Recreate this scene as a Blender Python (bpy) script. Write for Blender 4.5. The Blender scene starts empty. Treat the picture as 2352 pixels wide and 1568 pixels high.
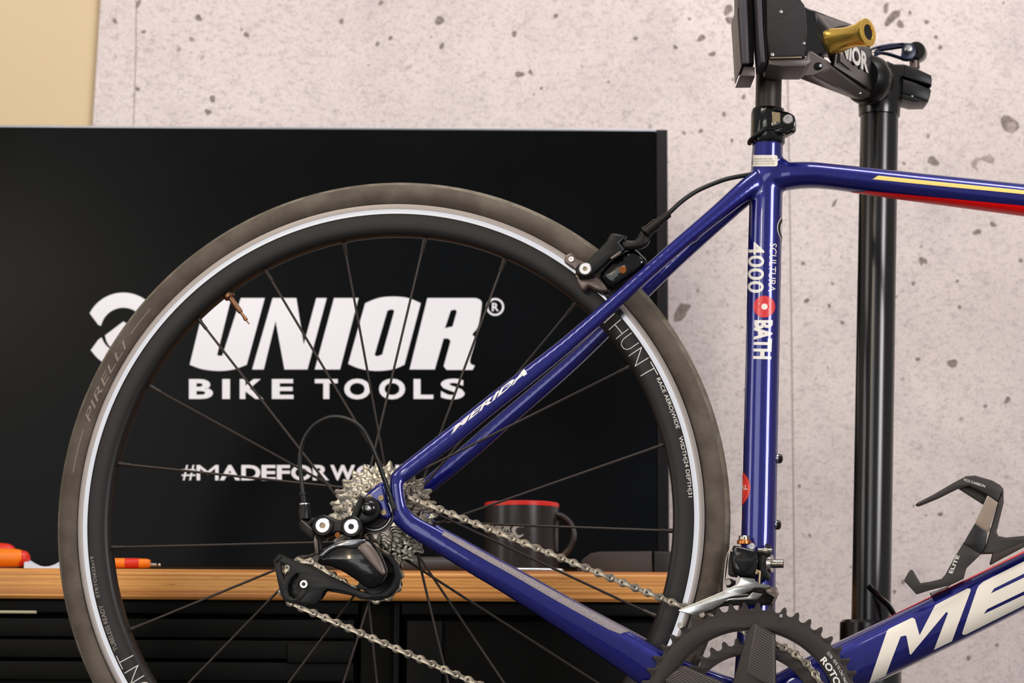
import bpy, bmesh, math, random
from mathutils import Vector, Matrix
from mathutils.bvhtree import BVHTree
from mathutils.geometry import tessellate_polygon
random.seed(7)
SC = bpy.context.scene
COL = SC.collection
V = Vector
rad = math.radians

# ------------------------------------------------------------------ camera
IW, IH = 2352.0, 1568.0
ZC = 0.82
LENS, SENS = 50.0, 22.3
FPX = LENS / SENS * IW
PITCH, ROLL = rad(8.70), rad(0.35)
FW = V((0, math.cos(PITCH), math.sin(PITCH)))
RT0 = V((1, 0, 0)); UP0 = RT0.cross(FW)
RT = RT0 * math.cos(ROLL) + UP0 * math.sin(ROLL)
UP = UP0 * math.cos(ROLL) - RT0 * math.sin(ROLL)
CAM = V((0, 0, ZC))
cd = bpy.data.cameras.new('camera'); cam = bpy.data.objects.new('camera', cd); COL.objects.link(cam)
m3 = Matrix((RT, UP, -FW)).transposed()
cam.matrix_world = Matrix.Translation(CAM) @ m3.to_4x4()
cd.lens = LENS; cd.sensor_width = SENS; cd.sensor_fit = 'HORIZONTAL'
cd.clip_start = 0.05; cd.clip_end = 60
cd.dof.use_dof = True; cd.dof.focus_distance = 2.21; cd.dof.aperture_fstop = 5.6
SC.camera = cam

# ------------------------------------------------------------------ world, lamps, exposure
wd = bpy.data.worlds.new('world'); SC.world = wd; wd.use_nodes = True
bg = wd.node_tree.nodes['Background']
bg.inputs[0].default_value = (1.0, 0.96, 0.94, 1); bg.inputs[1].default_value = 0.27

def area(name, loc, target, sx, sy, watts, col=(1, 0.93, 0.86)):
    l = bpy.data.lights.new(name, 'AREA'); l.shape = 'RECTANGLE'; l.size = sx; l.size_y = sy
    l.energy = watts; l.color = col
    o = bpy.data.objects.new(name, l); COL.objects.link(o)
    o.location = loc
    o.rotation_euler = (V(target) - V(loc)).to_track_quat('-Z', 'Y').to_euler()
    return o
area('ceiling_lamp', (0.45, 1.75, 2.70), (0.35, 2.9, 1.2), 1.5, 0.4, 19, (1, 0.95, 0.92))
area('ceiling_lamp', (-1.2, 0.6, 2.75), (-0.3, 2.6, 0.9), 1.2, 0.3, 12, (1, 0.88, 0.74))
area('window_fill', (2.35, -1.1, 1.80), (0.2, 2.3, 1.5), 1.25, 1.15, 54, (1, 0.96, 0.98))
area('window_fill', (-1.9, -2.0, 1.45), (-0.3, 2.3, 1.2), 2.2, 1.9, 23, (0.96, 0.97, 1.0))  # added soft area light for ambient and front fill, no window known here
area('window_fill', (-3.3, 1.0, 1.6), (0.0, 2.4, 1.3), 1.1, 1.5, 15, (1, 0.94, 0.9))
area('pendant_lamp', (-1.61, -1.60, 2.18), (-0.14, 2.29, 1.3), 0.16, 0.16, 3.0, (1, 0.82, 0.5))
area('pendant_lamp', (-2.04, -1.52, 1.99), (-0.30, 2.30, 1.2), 0.16, 0.16, 3.0, (1, 0.82, 0.5))
vs = SC.view_settings
vs.view_transform = 'Standard'; vs.look = 'None'; vs.exposure = 0.18; vs.gamma = 1.0; vs.use_curve_mapping = False

# ------------------------------------------------------------------ pixel helpers (photo pixel -> point on a known plane)
def ray(px, py):
    return (FW + RT * ((px - IW / 2) / FPX) - UP * ((py - IH / 2) / FPX)).normalized()

def Wp(px, py, Y):
    d = ray(px, py)
    return CAM + d * (Y / d.y)

PSI = rad(8.47)
HUB = V((-0.1231, 2.2883, ZC + 0.1717))
BM = Matrix.Translation(HUB) @ Matrix.Rotation(-PSI, 4, 'Z')
BI = BM.inverted()
CL = BI @ CAM

def lray(px, py):
    return (BI.to_3x3() @ ray(px, py)).normalized()

def P(px, py, w=0.0):
    d = lray(px, py)
    return CL + d * ((-w - CL.y) / d.y)

def crop(ox, oy, s):
    return lambda pts: [(ox + x / s, oy + y / s) for x, y in pts]

def srgb(r, g, b):
    f = lambda c: c / 12.92 if c <= 0.04045 else ((c + 0.055) / 1.055) ** 2.4
    return (f(r / 255), f(g / 255), f(b / 255), 1)

# ------------------------------------------------------------------ materials
MAT = {}
def mat(name, col, rough=0.5, metal=0.0, coat=0.0, spec=0.5, noise=None, bump=None, emit=0.0, aniso=0.0, coatr=0.03):
    m = bpy.data.materials.new(name); m.use_nodes = True
    nt = m.node_tree; b = nt.nodes['Principled BSDF']
    c = srgb(*col)
    b.inputs['Base Color'].default_value = c
    b.inputs['Roughness'].default_value = rough
    b.inputs['Metallic'].default_value = metal
    b.inputs['Specular IOR Level'].default_value = spec
    b.inputs['Coat Weight'].default_value = coat
    b.inputs['Coat Roughness'].default_value = coatr
    b.inputs['Anisotropic'].default_value = aniso
    if emit:
        b.inputs['Emission Color'].default_value = c
        b.inputs['Emission Strength'].default_value = emit
    tc = nt.nodes.new('ShaderNodeTexCoord')
    if noise:
        sc, amt, col2 = noise
        n = nt.nodes.new('ShaderNodeTexNoise'); n.inputs['Scale'].default_value = sc
        n.inputs['Detail'].default_value = 5
        nt.links.new(tc.outputs['Object'], n.inputs['Vector'])
        mr = nt.nodes.new('ShaderNodeMapRange'); mr.inputs[1].default_value = 0.38; mr.inputs[2].default_value = 0.66
        mr.inputs[3].default_value = 0; mr.inputs[4].default_value = amt
        nt.links.new(n.outputs['Fac'], mr.inputs[0])
        mx = nt.nodes.new('ShaderNodeMix'); mx.data_type = 'RGBA'
        mx.inputs[6].default_value = c; mx.inputs[7].default_value = srgb(*col2)
        nt.links.new(mr.outputs[0], mx.inputs[0])
        nt.links.new(mx.outputs[2], b.inputs['Base Color'])
        if emit: nt.links.new(mx.outputs[2], b.inputs['Emission Color'])
    if bump:
        sc, st = bump
        n = nt.nodes.new('ShaderNodeTexNoise'); n.inputs['Scale'].default_value = sc; n.inputs['Detail'].default_value = 3
        nt.links.new(tc.outputs['Object'], n.inputs['Vector'])
        bp = nt.nodes.new('ShaderNodeBump'); bp.inputs['Strength'].default_value = st; bp.inputs['Distance'].default_value = 0.001
        nt.links.new(n.outputs['Fac'], bp.inputs['Height']); nt.links.new(bp.outputs[0], b.inputs['Normal'])
    MAT[name] = m
    return m

mat('paint_blue', (2, 8, 104), 0.34, 0.55, 1.0, 0.5, noise=(900, 0.5, (6, 22, 152)))
MAT['paint_blue'].node_tree.nodes['Principled BSDF'].inputs['Coat IOR'].default_value = 1.6
mat('paint_red', (255, 8, 4), 0.4, 0, 0.15, 0.3)
mat('paint_yellow', (246, 214, 120), 0.4, 0, 0.3)
mat('decal_white', (240, 236, 228), 0.4, 0, 0.3)
mat('decal_cream', (246, 238, 224), 0.35, 0, 0.5)
mat('decal_red', (222, 36, 48), 0.35, 0, 0.4)
mat('decal_orange', (240, 66, 44), 0.35, 0, 0.4)
mat('decal_pink', (238, 110, 100), 0.35, 0, 0.4)
mat('decal_black', (14, 14, 16), 0.4)
mat('decal_grey', (150, 142, 134), 0.5)
mat('rubber', (82, 72, 64), 0.78, 0, 0, 0.35, noise=(38, 0.7, (106, 97, 86)), bump=(420, 0.25))
mat('rubber_tread', (98, 90, 78), 0.85, 0, 0, 0.3, noise=(60, 0.8, (132, 124, 110)), bump=(600, 0.3))
mat('tyre_print', (140, 125, 112), 0.6)
mat('rim_black', (30, 27, 27), 0.42, 0.3, 0, 0.5)
mat('brake_track', (158, 158, 160), 0.17, 1.0, aniso=0.5, bump=(700, 0.03))
mat('brake_dim_reflect', (160, 152, 148), 0.42, 1.0, bump=(700, 0.06))  # rougher, warmer tone paints in the dimmer reflection of the outer band
mat('spoke_black', (60, 54, 51), 0.42, 0.6)
mat('bronze', (150, 112, 84), 0.32, 1.0)
mat('steel', (186, 178, 164), 0.24, 1.0, noise=(500, 0.6, (118, 108, 94)))
mat('chain_steel', (176, 166, 150), 0.28, 1.0, noise=(300, 0.7, (112, 100, 86)))
mat('silver', (206, 204, 204), 0.28, 1.0)
mat('cage_steel', (196, 198, 196), 0.2, 1.0, noise=(90, 0.6, (150, 148, 138)))
mat('gold', (252, 206, 100), 0.22, 0.82)
mat('gold_dull', (160, 142, 112), 0.4, 0.8)
mat('copper', (196, 120, 66), 0.3, 1.0)
mat('black_gloss', (6, 6, 7), 0.14, 0.0, 0.4, 0.4)
mat('black_satin', (11, 11, 11), 0.38, 0.0, 0, 0.35)
mat('black_alloy', (30, 27, 26), 0.38, 0.5)
mat('body_sheen', (120, 120, 124), 0.14, 1.0)
mat('grey_alloy', (118, 106, 100), 0.36, 0.9)
mat('crank_grey', (58, 52, 50), 0.48, 0.55)
mat('crank_rib', (96, 88, 84), 0.5, 0.5)
mat('post_graphite', (62, 55, 51), 0.42, 0.55, noise=(900, 0.3, (76, 68, 62)))
mat('powder_black', (18, 17, 17), 0.5, 0.0, 0, 0.4, bump=(900, 0.6))
mat('stand_black', (9, 8, 8), 0.22, 0.0, 0.0, 0.7)
mat('stand_grey', (104, 96, 92), 0.45, 0.5)
mat('jaw_rubber', (58, 54, 62), 0.5)
mat('lever_blue', (26, 32, 54), 0.3, 0.4)
mat('cable_black', (12, 15, 14), 0.35)
mat('guard_tape', (150, 140, 142), 0.55, 0.3, bump=(900, 0.5), noise=(700, 0.6, (104, 98, 106)))
mat('carbon', (54, 50, 47), 0.5, 0.2)
mat('carbon_dark', (14, 13, 13), 0.42)
mat('tan_panel', (150, 132, 116), 0.45)
mat('screen_black', (9, 10, 11), 0.22, 0, 0, 0.07, noise=(3, 0.7, (16, 19, 22)))
mat('screen_white', (222, 222, 228), 0.6, emit=0.16)
mat('bezel', (22, 22, 23), 0.3)
mat('bezel_side', (30, 29, 32), 0.4, 0.0, 0, 0.1)
mat('bezel_top', (150, 152, 160), 0.35, 0.8)
mat('cabinet_black', (6, 6, 5), 0.5, 0.0, 0, 0.08)
mat('cabinet_edge', (10, 10, 9), 0.5, 0.0, 0, 0.12)
mat('gap_light', (196, 186, 160), 0.4, 0.6)
mat('mug_black', (40, 35, 33), 0.28)
mat('mug_red', (226, 40, 26), 0.35)
mat('mug_print', (176, 172, 166), 0.4)
mat('plastic_orange', (250, 130, 10), 0.38)
mat('plastic_red', (222, 42, 20), 0.38)
mat('cloth_white', (214, 222, 236), 0.7)
mat('tool_grey', (58, 54, 52), 0.5)
mat('case_brown', (52, 40, 32), 0.55)
mat('case_black', (20, 19, 19), 0.5)
mat('wall_beige', (218, 196, 158), 0.85, noise=(2, 0.4, (208, 184, 144)))
mat('floor_grey', (96, 92, 88), 0.6, noise=(8, 0.5, (80, 76, 72)))
mat('pit_dark', (150, 137, 132), 0.9, noise=(260, 0.9, (104, 94, 90)))
mat('pit_soft', (176, 162, 156), 0.9, noise=(260, 0.9, (150, 136, 130)))

def concrete():
    m = mat('concrete', (222, 211, 207), 0.85)
    nt = m.node_tree; b = nt.nodes['Principled BSDF']
    tc = nt.nodes.new('ShaderNodeTexCoord')
    def noise(sc, det, stretch=(1, 1, 1), rough=0.6):
        mp = nt.nodes.new('ShaderNodeMapping'); mp.inputs['Scale'].default_value = stretch
        nt.links.new(tc.outputs['Object'], mp.inputs[0])
        n = nt.nodes.new('ShaderNodeTexNoise'); n.inputs['Scale'].default_value = sc; n.inputs['Detail'].default_value = det
        n.inputs['Roughness'].default_value = rough
        nt.links.new(mp.outputs[0], n.inputs['Vector']); return n.outputs['Fac']
    def rng(x, a, bb, lo, hi):
        r = nt.nodes.new('ShaderNodeMapRange'); r.inputs[1].default_value = a; r.inputs[2].default_value = bb
        r.inputs[3].default_value = lo; r.inputs[4].default_value = hi
        nt.links.new(x, r.inputs[0]); return r.outputs[0]
    def mixc(f, a, col):
        mx = nt.nodes.new('ShaderNodeMix'); mx.data_type = 'RGBA'
        if isinstance(a, tuple): mx.inputs[6].default_value = a
        else: nt.links.new(a, mx.inputs[6])
        mx.inputs[7].default_value = col
        nt.links.new(f, mx.inputs[0]); return mx.outputs[2]
    c = mixc(rng(noise(2.2, 4), 0.4, 0.65, 0, 0.6), srgb(228, 217, 213), srgb(204, 190, 187))
    c = mixc(rng(noise(9, 6, (1, 1, 0.7)), 0.48, 0.72, 0, 0.55), c, srgb(192, 180, 182))
    c = mixc(rng(noise(160, 4, (0.7, 1, 1.2), 0.7), 0.50, 0.70, 0, 0.5), c, srgb(150, 138, 138))
    c = mixc(rng(noise(420, 2, (0.8, 1, 1.4)), 0.55, 0.74, 0, 0.7), c, srgb(120, 108, 106))
    c = mixc(rng(noise(52, 3, (1, 1, 1), 0.5), 0.68, 0.76, 0, 0.6), c, srgb(126, 114, 110))
    nt.links.new(c, b.inputs['Base Color'])
    return m
concrete()

def plywood():
    m = mat('plywood', (214, 158, 92), 0.45)
    nt = m.node_tree; b = nt.nodes['Principled BSDF']
    tc = nt.nodes.new('ShaderNodeTexCoord')
    mp = nt.nodes.new('ShaderNodeMapping'); mp.inputs['Scale'].default_value = (1.6, 6, 420)
    nt.links.new(tc.outputs['Object'], mp.inputs[0])
    n = nt.nodes.new('ShaderNodeTexNoise'); n.inputs['Scale'].default_value = 1; n.inputs['Detail'].default_value = 3
    nt.links.new(mp.outputs[0], n.inputs['Vector'])
    mp2 = nt.nodes.new('ShaderNodeMapping'); mp2.inputs['Scale'].default_value = (40, 10, 900)
    nt.links.new(tc.outputs['Object'], mp2.inputs[0])
    n2 = nt.nodes.new('ShaderNodeTexNoise'); n2.inputs['Scale'].default_value = 1; n2.inputs['Detail'].default_value = 2
    nt.links.new(mp2.outputs[0], n2.inputs['Vector'])
    r = nt.nodes.new('ShaderNodeValToRGB')
    e = r.color_ramp.elements
    e[0].position = 0.36; e[0].color = srgb(176, 106, 44); e[1].position = 0.62; e[1].color = srgb(228, 164, 86)
    nt.links.new(n.outputs['Fac'], r.inputs[0])
    mr = nt.nodes.new('ShaderNodeMapRange'); mr.inputs[1].default_value = 0.62; mr.inputs[2].default_value = 0.75; mr.inputs[4].default_value = 0.6
    nt.links.new(n2.outputs['Fac'], mr.inputs[0])
    mx = nt.nodes.new('ShaderNodeMix'); mx.data_type = 'RGBA'; mx.inputs[7].default_value = srgb(128, 78, 34)
    nt.links.new(mr.outputs[0], mx.inputs[0]); nt.links.new(r.outputs[0], mx.inputs[6])
    nt.links.new(mx.outputs[2], b.inputs['Base Color'])
plywood()

# ------------------------------------------------------------------ mesh helpers
ORG = {}
def thing(name, label, cat, loc):
    o = bpy.data.objects.new(name, None); COL.objects.link(o); o.empty_display_size = 0.05
    o.location = loc; o['label'] = label; o['category'] = cat
    ORG[o.name] = V(loc)
    return o

def mk(name, vs, fs, m, parent=None, sm=32, label=None, mats=None, idx=None):
    org = ORG.get(parent.name, V((0, 0, 0))) if parent else V((0, 0, 0))
    me = bpy.data.meshes.new(name)
    me.from_pydata([(v[0] - org.x, v[1] - org.y, v[2] - org.z) for v in vs], [], fs)
    me.validate()
    bm = bmesh.new(); bm.from_mesh(me); bmesh.ops.recalc_face_normals(bm, faces=bm.faces); bm.to_mesh(me); bm.free()
    if sm:
        me.shade_smooth(); me.set_sharp_from_angle(angle=rad(sm))
    for q in ([m] + (mats or [])): me.materials.append(MAT[q])
    if idx:
        for p_, i in zip(me.polygons, idx): p_.material_index = i
    o = bpy.data.objects.new(name, me); COL.objects.link(o)
    if parent: o.parent = parent; ORG[o.name] = org
    if label: o['label'] = label
    return o

def solo(name, vs, fs, m, label, cat, sm=32, mats=None, idx=None):
    n = len(vs); xs = [v[0] for v in vs]; ys = [v[1] for v in vs]; zs = [v[2] for v in vs]
    c = V(((min(xs) + max(xs)) / 2, (min(ys) + max(ys)) / 2, min(zs)))
    o = mk(name, [V(v) - c for v in vs], fs, m, None, sm, label, mats, idx)
    o.location = c; o['category'] = cat; ORG[o.name] = c
    return o

def join(*parts):
    vs, fs = [], []
    for v, f in parts:
        k = len(vs); vs += list(v); fs += [tuple(i + k for i in q) for q in f]
    return vs, fs

def catmull(pts, n=6, closed=False):
    out = []; N = len(pts)
    pts = [V(p) for p in pts]
    rng = range(N) if closed else range(N - 1)
    for i in rng:
        g = (lambda k: pts[k % N]) if closed else (lambda k: pts[max(0, min(N - 1, k))])
        a, b, c, d = g(i - 1), g(i), g(i + 1), g(i + 2)
        for j in range(n):
            t = j / n
            out.append(0.5 * (2 * b + (c - a) * t + (2 * a - 5 * b + 4 * c - d) * t * t + (3 * b - a - 3 * c + d) * t ** 3))
    if not closed: out.append(pts[-1].copy())
    return out

def tube(path, radii, seg=16, ref=(0, 1, 0), power=2.0, cap=True, closed=False):
    """loft; radii = number or list of (a along ref side, b perpendicular)"""
    vs, fs = [], []; N = len(path); ref = V(ref)
    if not isinstance(radii, (list, tuple)): radii = [(radii, radii)] * N
    elif not isinstance(radii[0], (list, tuple, Vector)): radii = [(r, r) for r in radii]
    for i, p in enumerate(path):
        t = (path[(i + 1) % N] - path[i - 1]) if closed else (path[min(i + 1, N - 1)] - path[max(i - 1, 0)])
        t.normalize()
        s = ref - t * ref.dot(t)
        if s.length < 1e-4: s = V((1, 0, 0)) - t * t.x
        s.normalize(); u = t.cross(s)
        a, b = radii[i][0], radii[i][1]
        for k in range(seg):
            q = 2 * math.pi * k / seg; c, sn = math.cos(q), math.sin(q)
            c = math.copysign(abs(c) ** (2 / power), c); sn = math.copysign(abs(sn) ** (2 / power), sn)
            vs.append(p + s * (a * c) + u * (b * sn))
    for i in range(N if closed else N - 1):
        for k in range(seg):
            a = i * seg + k; b = i * seg + (k + 1) % seg
            j = ((i + 1) % N) * seg
            fs.append((a, b, j + (k + 1) % seg, j + k))
    if cap and not closed:
        fs.append(tuple(range(seg - 1, -1, -1))); fs.append(tuple(range((N - 1) * seg, N * seg)))
    return vs, fs

def loft(pts, radii, n=6, seg=20, **kw):
    """smooth loft: pts Vector list, radii (a,b) list"""
    path = catmull(pts, n)
    rr = catmull([V((r[0], r[1], 0)) for r in radii], n)
    return tube(path, [(r.x, r.y) for r in rr], seg, **kw)

def lathe(prof, o, axis, seg=24):
    axis = V(axis).normalized(); o = V(o)
    s = axis.orthogonal().normalized(); u = axis.cross(s)
    vs, fs = [], []; ring = []
    for r, h in prof:
        if r < 1e-7:
            ring.append([len(vs)]); vs.append(o + axis * h)
        else:
            ring.append(list(range(len(vs), len(vs) + seg)))
            for k in range(seg):
                q = 2 * math.pi * k / seg
                vs.append(o + axis * h + (s * math.cos(q) + u * math.sin(q)) * r)
    for a, b in zip(ring[:-1], ring[1:]):
        for k in range(seg):
            k2 = (k + 1) % seg
            if len(a) == 1 and len(b) == 1: continue
            if len(a) == 1: fs.append((a[0], b[k2], b[k]))
            elif len(b) == 1: fs.append((a[k], a[k2], b[0]))
            else: fs.append((a[k], a[k2], b[k2], b[k]))
    return vs, fs

def cyl(p0, p1, r, r1=None, seg=20, bev=0.0):
    p0, p1 = V(p0), V(p1); L = (p1 - p0).length; r1 = r if r1 is None else r1
    b = bev or min(r, r1) * 0.08
    return lathe([(0, 0), (r - b, 0), (r, b), (r1, L - b), (r1 - b, L), (0, L)], p0, p1 - p0, seg)

def bolt(p, axis, r, L, rh, d=None, seg=24):
    """round head from p along axis, with a socket of radius rh"""
    d = d or L * 0.7; b = r * 0.15
    return lathe([(0, 0), (r, 0), (r, L - b), (r - b, L), (rh, L), (rh, L - d), (0, L - d)], p, axis, seg)

def orient(loop, ccw=True):
    a = sum(loop[i][0] * loop[(i + 1) % len(loop)][1] - loop[(i + 1) % len(loop)][0] * loop[i][1] for i in range(len(loop)))
    return loop if (a > 0) == ccw else loop[::-1]

def inset(loop, b):
    n = len(loop); out = []
    for i in range(n):
        p0, p1, p2 = (V(loop[i - 1]), V(loop[i]), V(loop[(i + 1) % n]))
        d1 = (p1 - p0); d2 = (p2 - p1)
        if d1.length < 1e-9 or d2.length < 1e-9: out.append(p1); continue
        d1.normalize(); d2.normalize()
        n1 = V((-d1.y, d1.x)); n2 = V((-d2.y, d2.x)); m = n1 + n2
        if m.length < 0.3: m = n1.copy()
        m.normalize(); k = min(1 / max(m.dot(n1), 0.35), 2.2)
        out.append(p1 + m * b * k)
    return out

def slab(loops, yf, yb, bev=0.0006, wfun=None):
    """extruded outline(s) in x,z between y=yf (front, camera side) and y=yb; first loop outer, rest holes"""
    loops = [orient([(p[0], p[1]) for p in l], i == 0) for i, l in enumerate(loops)]
    s = 1 if yb > yf else -1
    bev = min(bev, abs(yb - yf) * 0.45)
    lev = [(bev, yf), (bev * 0.3, yf + s * bev * 0.3), (0, yf + s * bev), (0, yb - s * bev), (bev, yb)]
    vs, fs = [], []; caps = {0: [], len(lev) - 1: []}
    for l in loops:
        n = len(l); base = len(vs)
        for j, (ins, y) in enumerate(lev):
            q = inset(l, ins) if ins > 0 else [V(p) for p in l]
            for p in q: vs.append(V((p.x, y, p.y)))
            if j in caps: caps[j].append([V((p.x, p.y, 0)) for p in q])
        for j in range(len(lev) - 1):
            for k in range(n):
                a = base + j * n + k; b = base + j * n + (k + 1) % n
                fs.append((a, b, b + n, a + n))
    for j in caps:
        idx = []; k = 0
        for l in loops:
            n = len(l); idx += [k + j * n + i for i in range(n)]; k += n * len(lev)
        for t in tessellate_polygon(caps[j]): fs.append(tuple(idx[i] for i in t))
    if wfun:
        vs = [V((v.x, v.y - wfun(v.x, v.z), v.z)) for v in vs]
    return vs, fs

def pl(pxloops, w, th, bev=0.0006, sm=0, wfun=None):
    """plate in the bike plane from photo-pixel outlines: outer face at w, thickness th inwards"""
    if not isinstance(pxloops[0][0], (tuple, list)): pxloops = [pxloops]
    L = []
    for l in pxloops:
        q = [P(x, y, w) for x, y in l]; q = [(v.x, v.z) for v in q]
        if sm: q = [(v.x, v.y) for v in catmull([V((a, b, 0)) for a, b in q], sm, True)]
        L.append(q)
    return slab(L, -w, -w + th, bev, wfun)

def wpl(pxloops, Y, th, bev=0.0006, sm=0):
    """plate facing the camera in the room, front at depth Y"""
    if not isinstance(pxloops[0][0], (tuple, list)): pxloops = [pxloops]
    L = []
    for l in pxloops:
        q = [Wp(x, y, Y) for x, y in l]; q = [(v.x, v.z) for v in q]
        if sm: q = [(v.x, v.y) for v in catmull([V((a, b, 0)) for a, b in q], sm, True)]
        L.append(q)
    return slab(L, Y, Y + th, bev)

def circle(c, r, n=24, ph=0):
    return [(c[0] + r * math.cos(2 * math.pi * i / n + ph), c[1] + r * math.sin(2 * math.pi * i / n + ph)) for i in range(n)]

def box(x0, x1, y0, y1, z0, z1, bev=0.001):
    return slab([[(x0, z0), (x1, z0), (x1, z1), (x0, z1)]], y0, y1, bev)

def gear(n, p, tip, c=(0, 0), ph=0.0):
    """sprocket outline: pitch radius p, seats for 7.75 mm rollers, tip height above the pitch circle"""
    out = []
    for i in range(n):
        for f, h in ((-.5, -.0039), (-.39, -.00364), (-.287, -.0028), (-.222, -.0015), (-.193, 0), (-.13, tip * .6), (-.05, tip), (.05, tip), (.13, tip * .6), (.193, 0), (.222, -.0015), (.287, -.0028), (.39, -.00364)):
            a = ph + 2 * math.pi * (i + f) / n; r = p + h
            out.append((c[0] + r * math.cos(a), c[1] + r * math.sin(a)))
    return out

def text2d(s, bold=0.0, shear=0.0, space=1.0):
    cu = bpy.data.curves.new('t', 'FONT'); cu.body = s; cu.size = 1; cu.offset = bold; cu.resolution_u = 4
    cu.space_character = space
    cu.shear = shear
    o = bpy.data.objects.new('t', cu); COL.objects.link(o)
    me = bpy.data.meshes.new_from_object(o)
    vs = [v.co.copy() for v in me.vertices]; fs = [tuple(p.vertices) for p in me.polygons]
    bpy.data.objects.remove(o); bpy.data.curves.remove(cu); bpy.data.meshes.remove(me)
    x0 = min(v.x for v in vs); x1 = max(v.x for v in vs); y0 = min(v.y for v in vs); y1 = max(v.y for v in vs)
    return [((v.x - x0) / (x1 - x0), (v.y - y0) / max(y1 - y0, 1e-6)) for v in vs], fs

def quad(c, t):
    """unit square -> pixel quad (bl, br, tr, tl)"""
    (x, y) = t; bl, br, tr, tl = c
    return tuple(bl[i] * (1 - x) * (1 - y) + br[i] * x * (1 - y) + tr[i] * x * y + tl[i] * (1 - x) * y for i in (0, 1))

def poly2d(loops):
    """flat polygon(s) with holes -> verts, tris (first loop outer)"""
    flat = [p for l in loops for p in l]
    tr = tessellate_polygon([[V((p[0], p[1], 0)) for p in l] for l in loops])
    return flat, [tuple(t) for t in tr]

def ribbon(pts, w):
    """polyline stroke of width w -> list of quads"""
    vs, fs = [], []
    for a, b in zip(pts[:-1], pts[1:]):
        a, b = V(a), V(b); d = (b - a).normalized(); n = V((-d.y, d.x)) * w / 2; e = d * w / 2
        k = len(vs); vs += [tuple(a - e + n), tuple(a - e - n), tuple(b + e - n), tuple(b + e + n)]; fs.append((k, k + 1, k + 2, k + 3))
    return vs, fs

def dice(vs, fs, cell):
    bm = bmesh.new(); bv = [bm.verts.new((v[0], v[1], 0)) for v in vs]
    for f in fs:
        try: bm.faces.new([bv[i] for i in f])
        except ValueError: pass
    for ax in (0, 1):
        lo = min(v[ax] for v in vs); hi = max(v[ax] for v in vs); n = int((hi - lo) / cell)
        if n > 400: n = 400
        for i in range(1, n + 1):
            co = [0, 0, 0]; co[ax] = lo + (hi - lo) * i / (n + 1); no = [0, 0, 0]; no[ax] = 1
            bmesh.ops.bisect_plane(bm, geom=bm.verts[:] + bm.edges[:] + bm.faces[:], plane_co=co, plane_no=no)
    bm.verts.ensure_lookup_table(); bm.verts.index_update()
    out = [(v.co.x, v.co.y) for v in bm.verts], [tuple(v.index for v in f.verts) for f in bm.faces]
    bm.free(); return out

def stick(vs, fs, fun, bvh, off=0.00025, cell=6.0):
    """lay a flat print on a surface; fun(x,y) -> (origin, direction)"""
    vs, fs = dice(vs, fs, cell)
    out = []
    for x, y in vs:
        o, d = fun(x, y)
        h = bvh.ray_cast(o, d)
        if h[0] is None: out.append(None)
        else:
            n = h[1] if h[1].dot(d) < 0 else -h[1]
            out.append(h[0] + n * off)
    keep = {}; nv = []
    for i, v in enumerate(out):
        if v is not None: keep[i] = len(nv); nv.append(v)
    nf = []
    for f in fs:
        if all(i in keep for i in f):
            q = [out[i] for i in f]
            if max((a - b).length for a in q for b in q) < 0.03: nf.append(tuple(keep[i] for i in f))
    return nv, nf

pixfun = lambda x, y: (CL, lray(x, y))
def polar(c, a0, a1, r0, r1):
    return lambda x, y: (V((c[0] + (r0 + (r1 - r0) * y) * math.cos(a0 + (a1 - a0) * x), -0.3, c[1] + (r0 + (r1 - r0) * y) * math.sin(a0 + (a1 - a0) * x))), V((0, 1, 0)))
def ang(px, py, w, c=(0, 0)):
    p = P(px, py, w); return math.atan2(p.z - c[1], p.x - c[0])

# ================================================================== the setting
YB, YT, YWALL = 2.50, 2.86, 3.06
def struct(o): o['kind'] = 'structure'; return o
fl = struct(mk('floor', *box(-3.2, 3.4, -2.2, YWALL + 0.1, -0.04, 0.0), 'floor_grey', None, 0)); fl['label'] = 'grey floor of the workshop'
wl = struct(mk('wall_left', *wpl([(-1500, -900), (240, -60), (212, 300), (160, 2400), (-1500, 2400)], YWALL + 0.012, 0.05, 0.001), 'wall_beige', None, 0))
wl['label'] = 'plain beige painted wall beside the concrete wall'
wb = struct(mk('wall_back', *wpl([(216, -900), (4200, -900), (4200, 3300), (120, 3300), (212, 285), (230, 0)], YWALL + 0.0012, 0.05, 0.0003), 'pit_soft', None, 0))
wb['label'] = 'pale concrete-look wall with pits behind the bench'
for pts in ([(231, 0), (282, -900), (317, -900), (311, 130), (305, 300), (290, 3300), (130, 3300), (213, 285)],
            [(319, -900), (1790, -900), (1812, 440), (1818, 900), (1822, 1260), (1835, 3300), (292, 3300), (307, 300), (313, 130)],
            [(1793, -900), (4200, -900), (4200, 3300), (1838, 3300), (1825, 1260), (1821, 900), (1815, 440)]):
    mk('wall_panel', *wpl(pts, YWALL, 0.0011, 0.0002), 'concrete', wb, 0)

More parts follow.
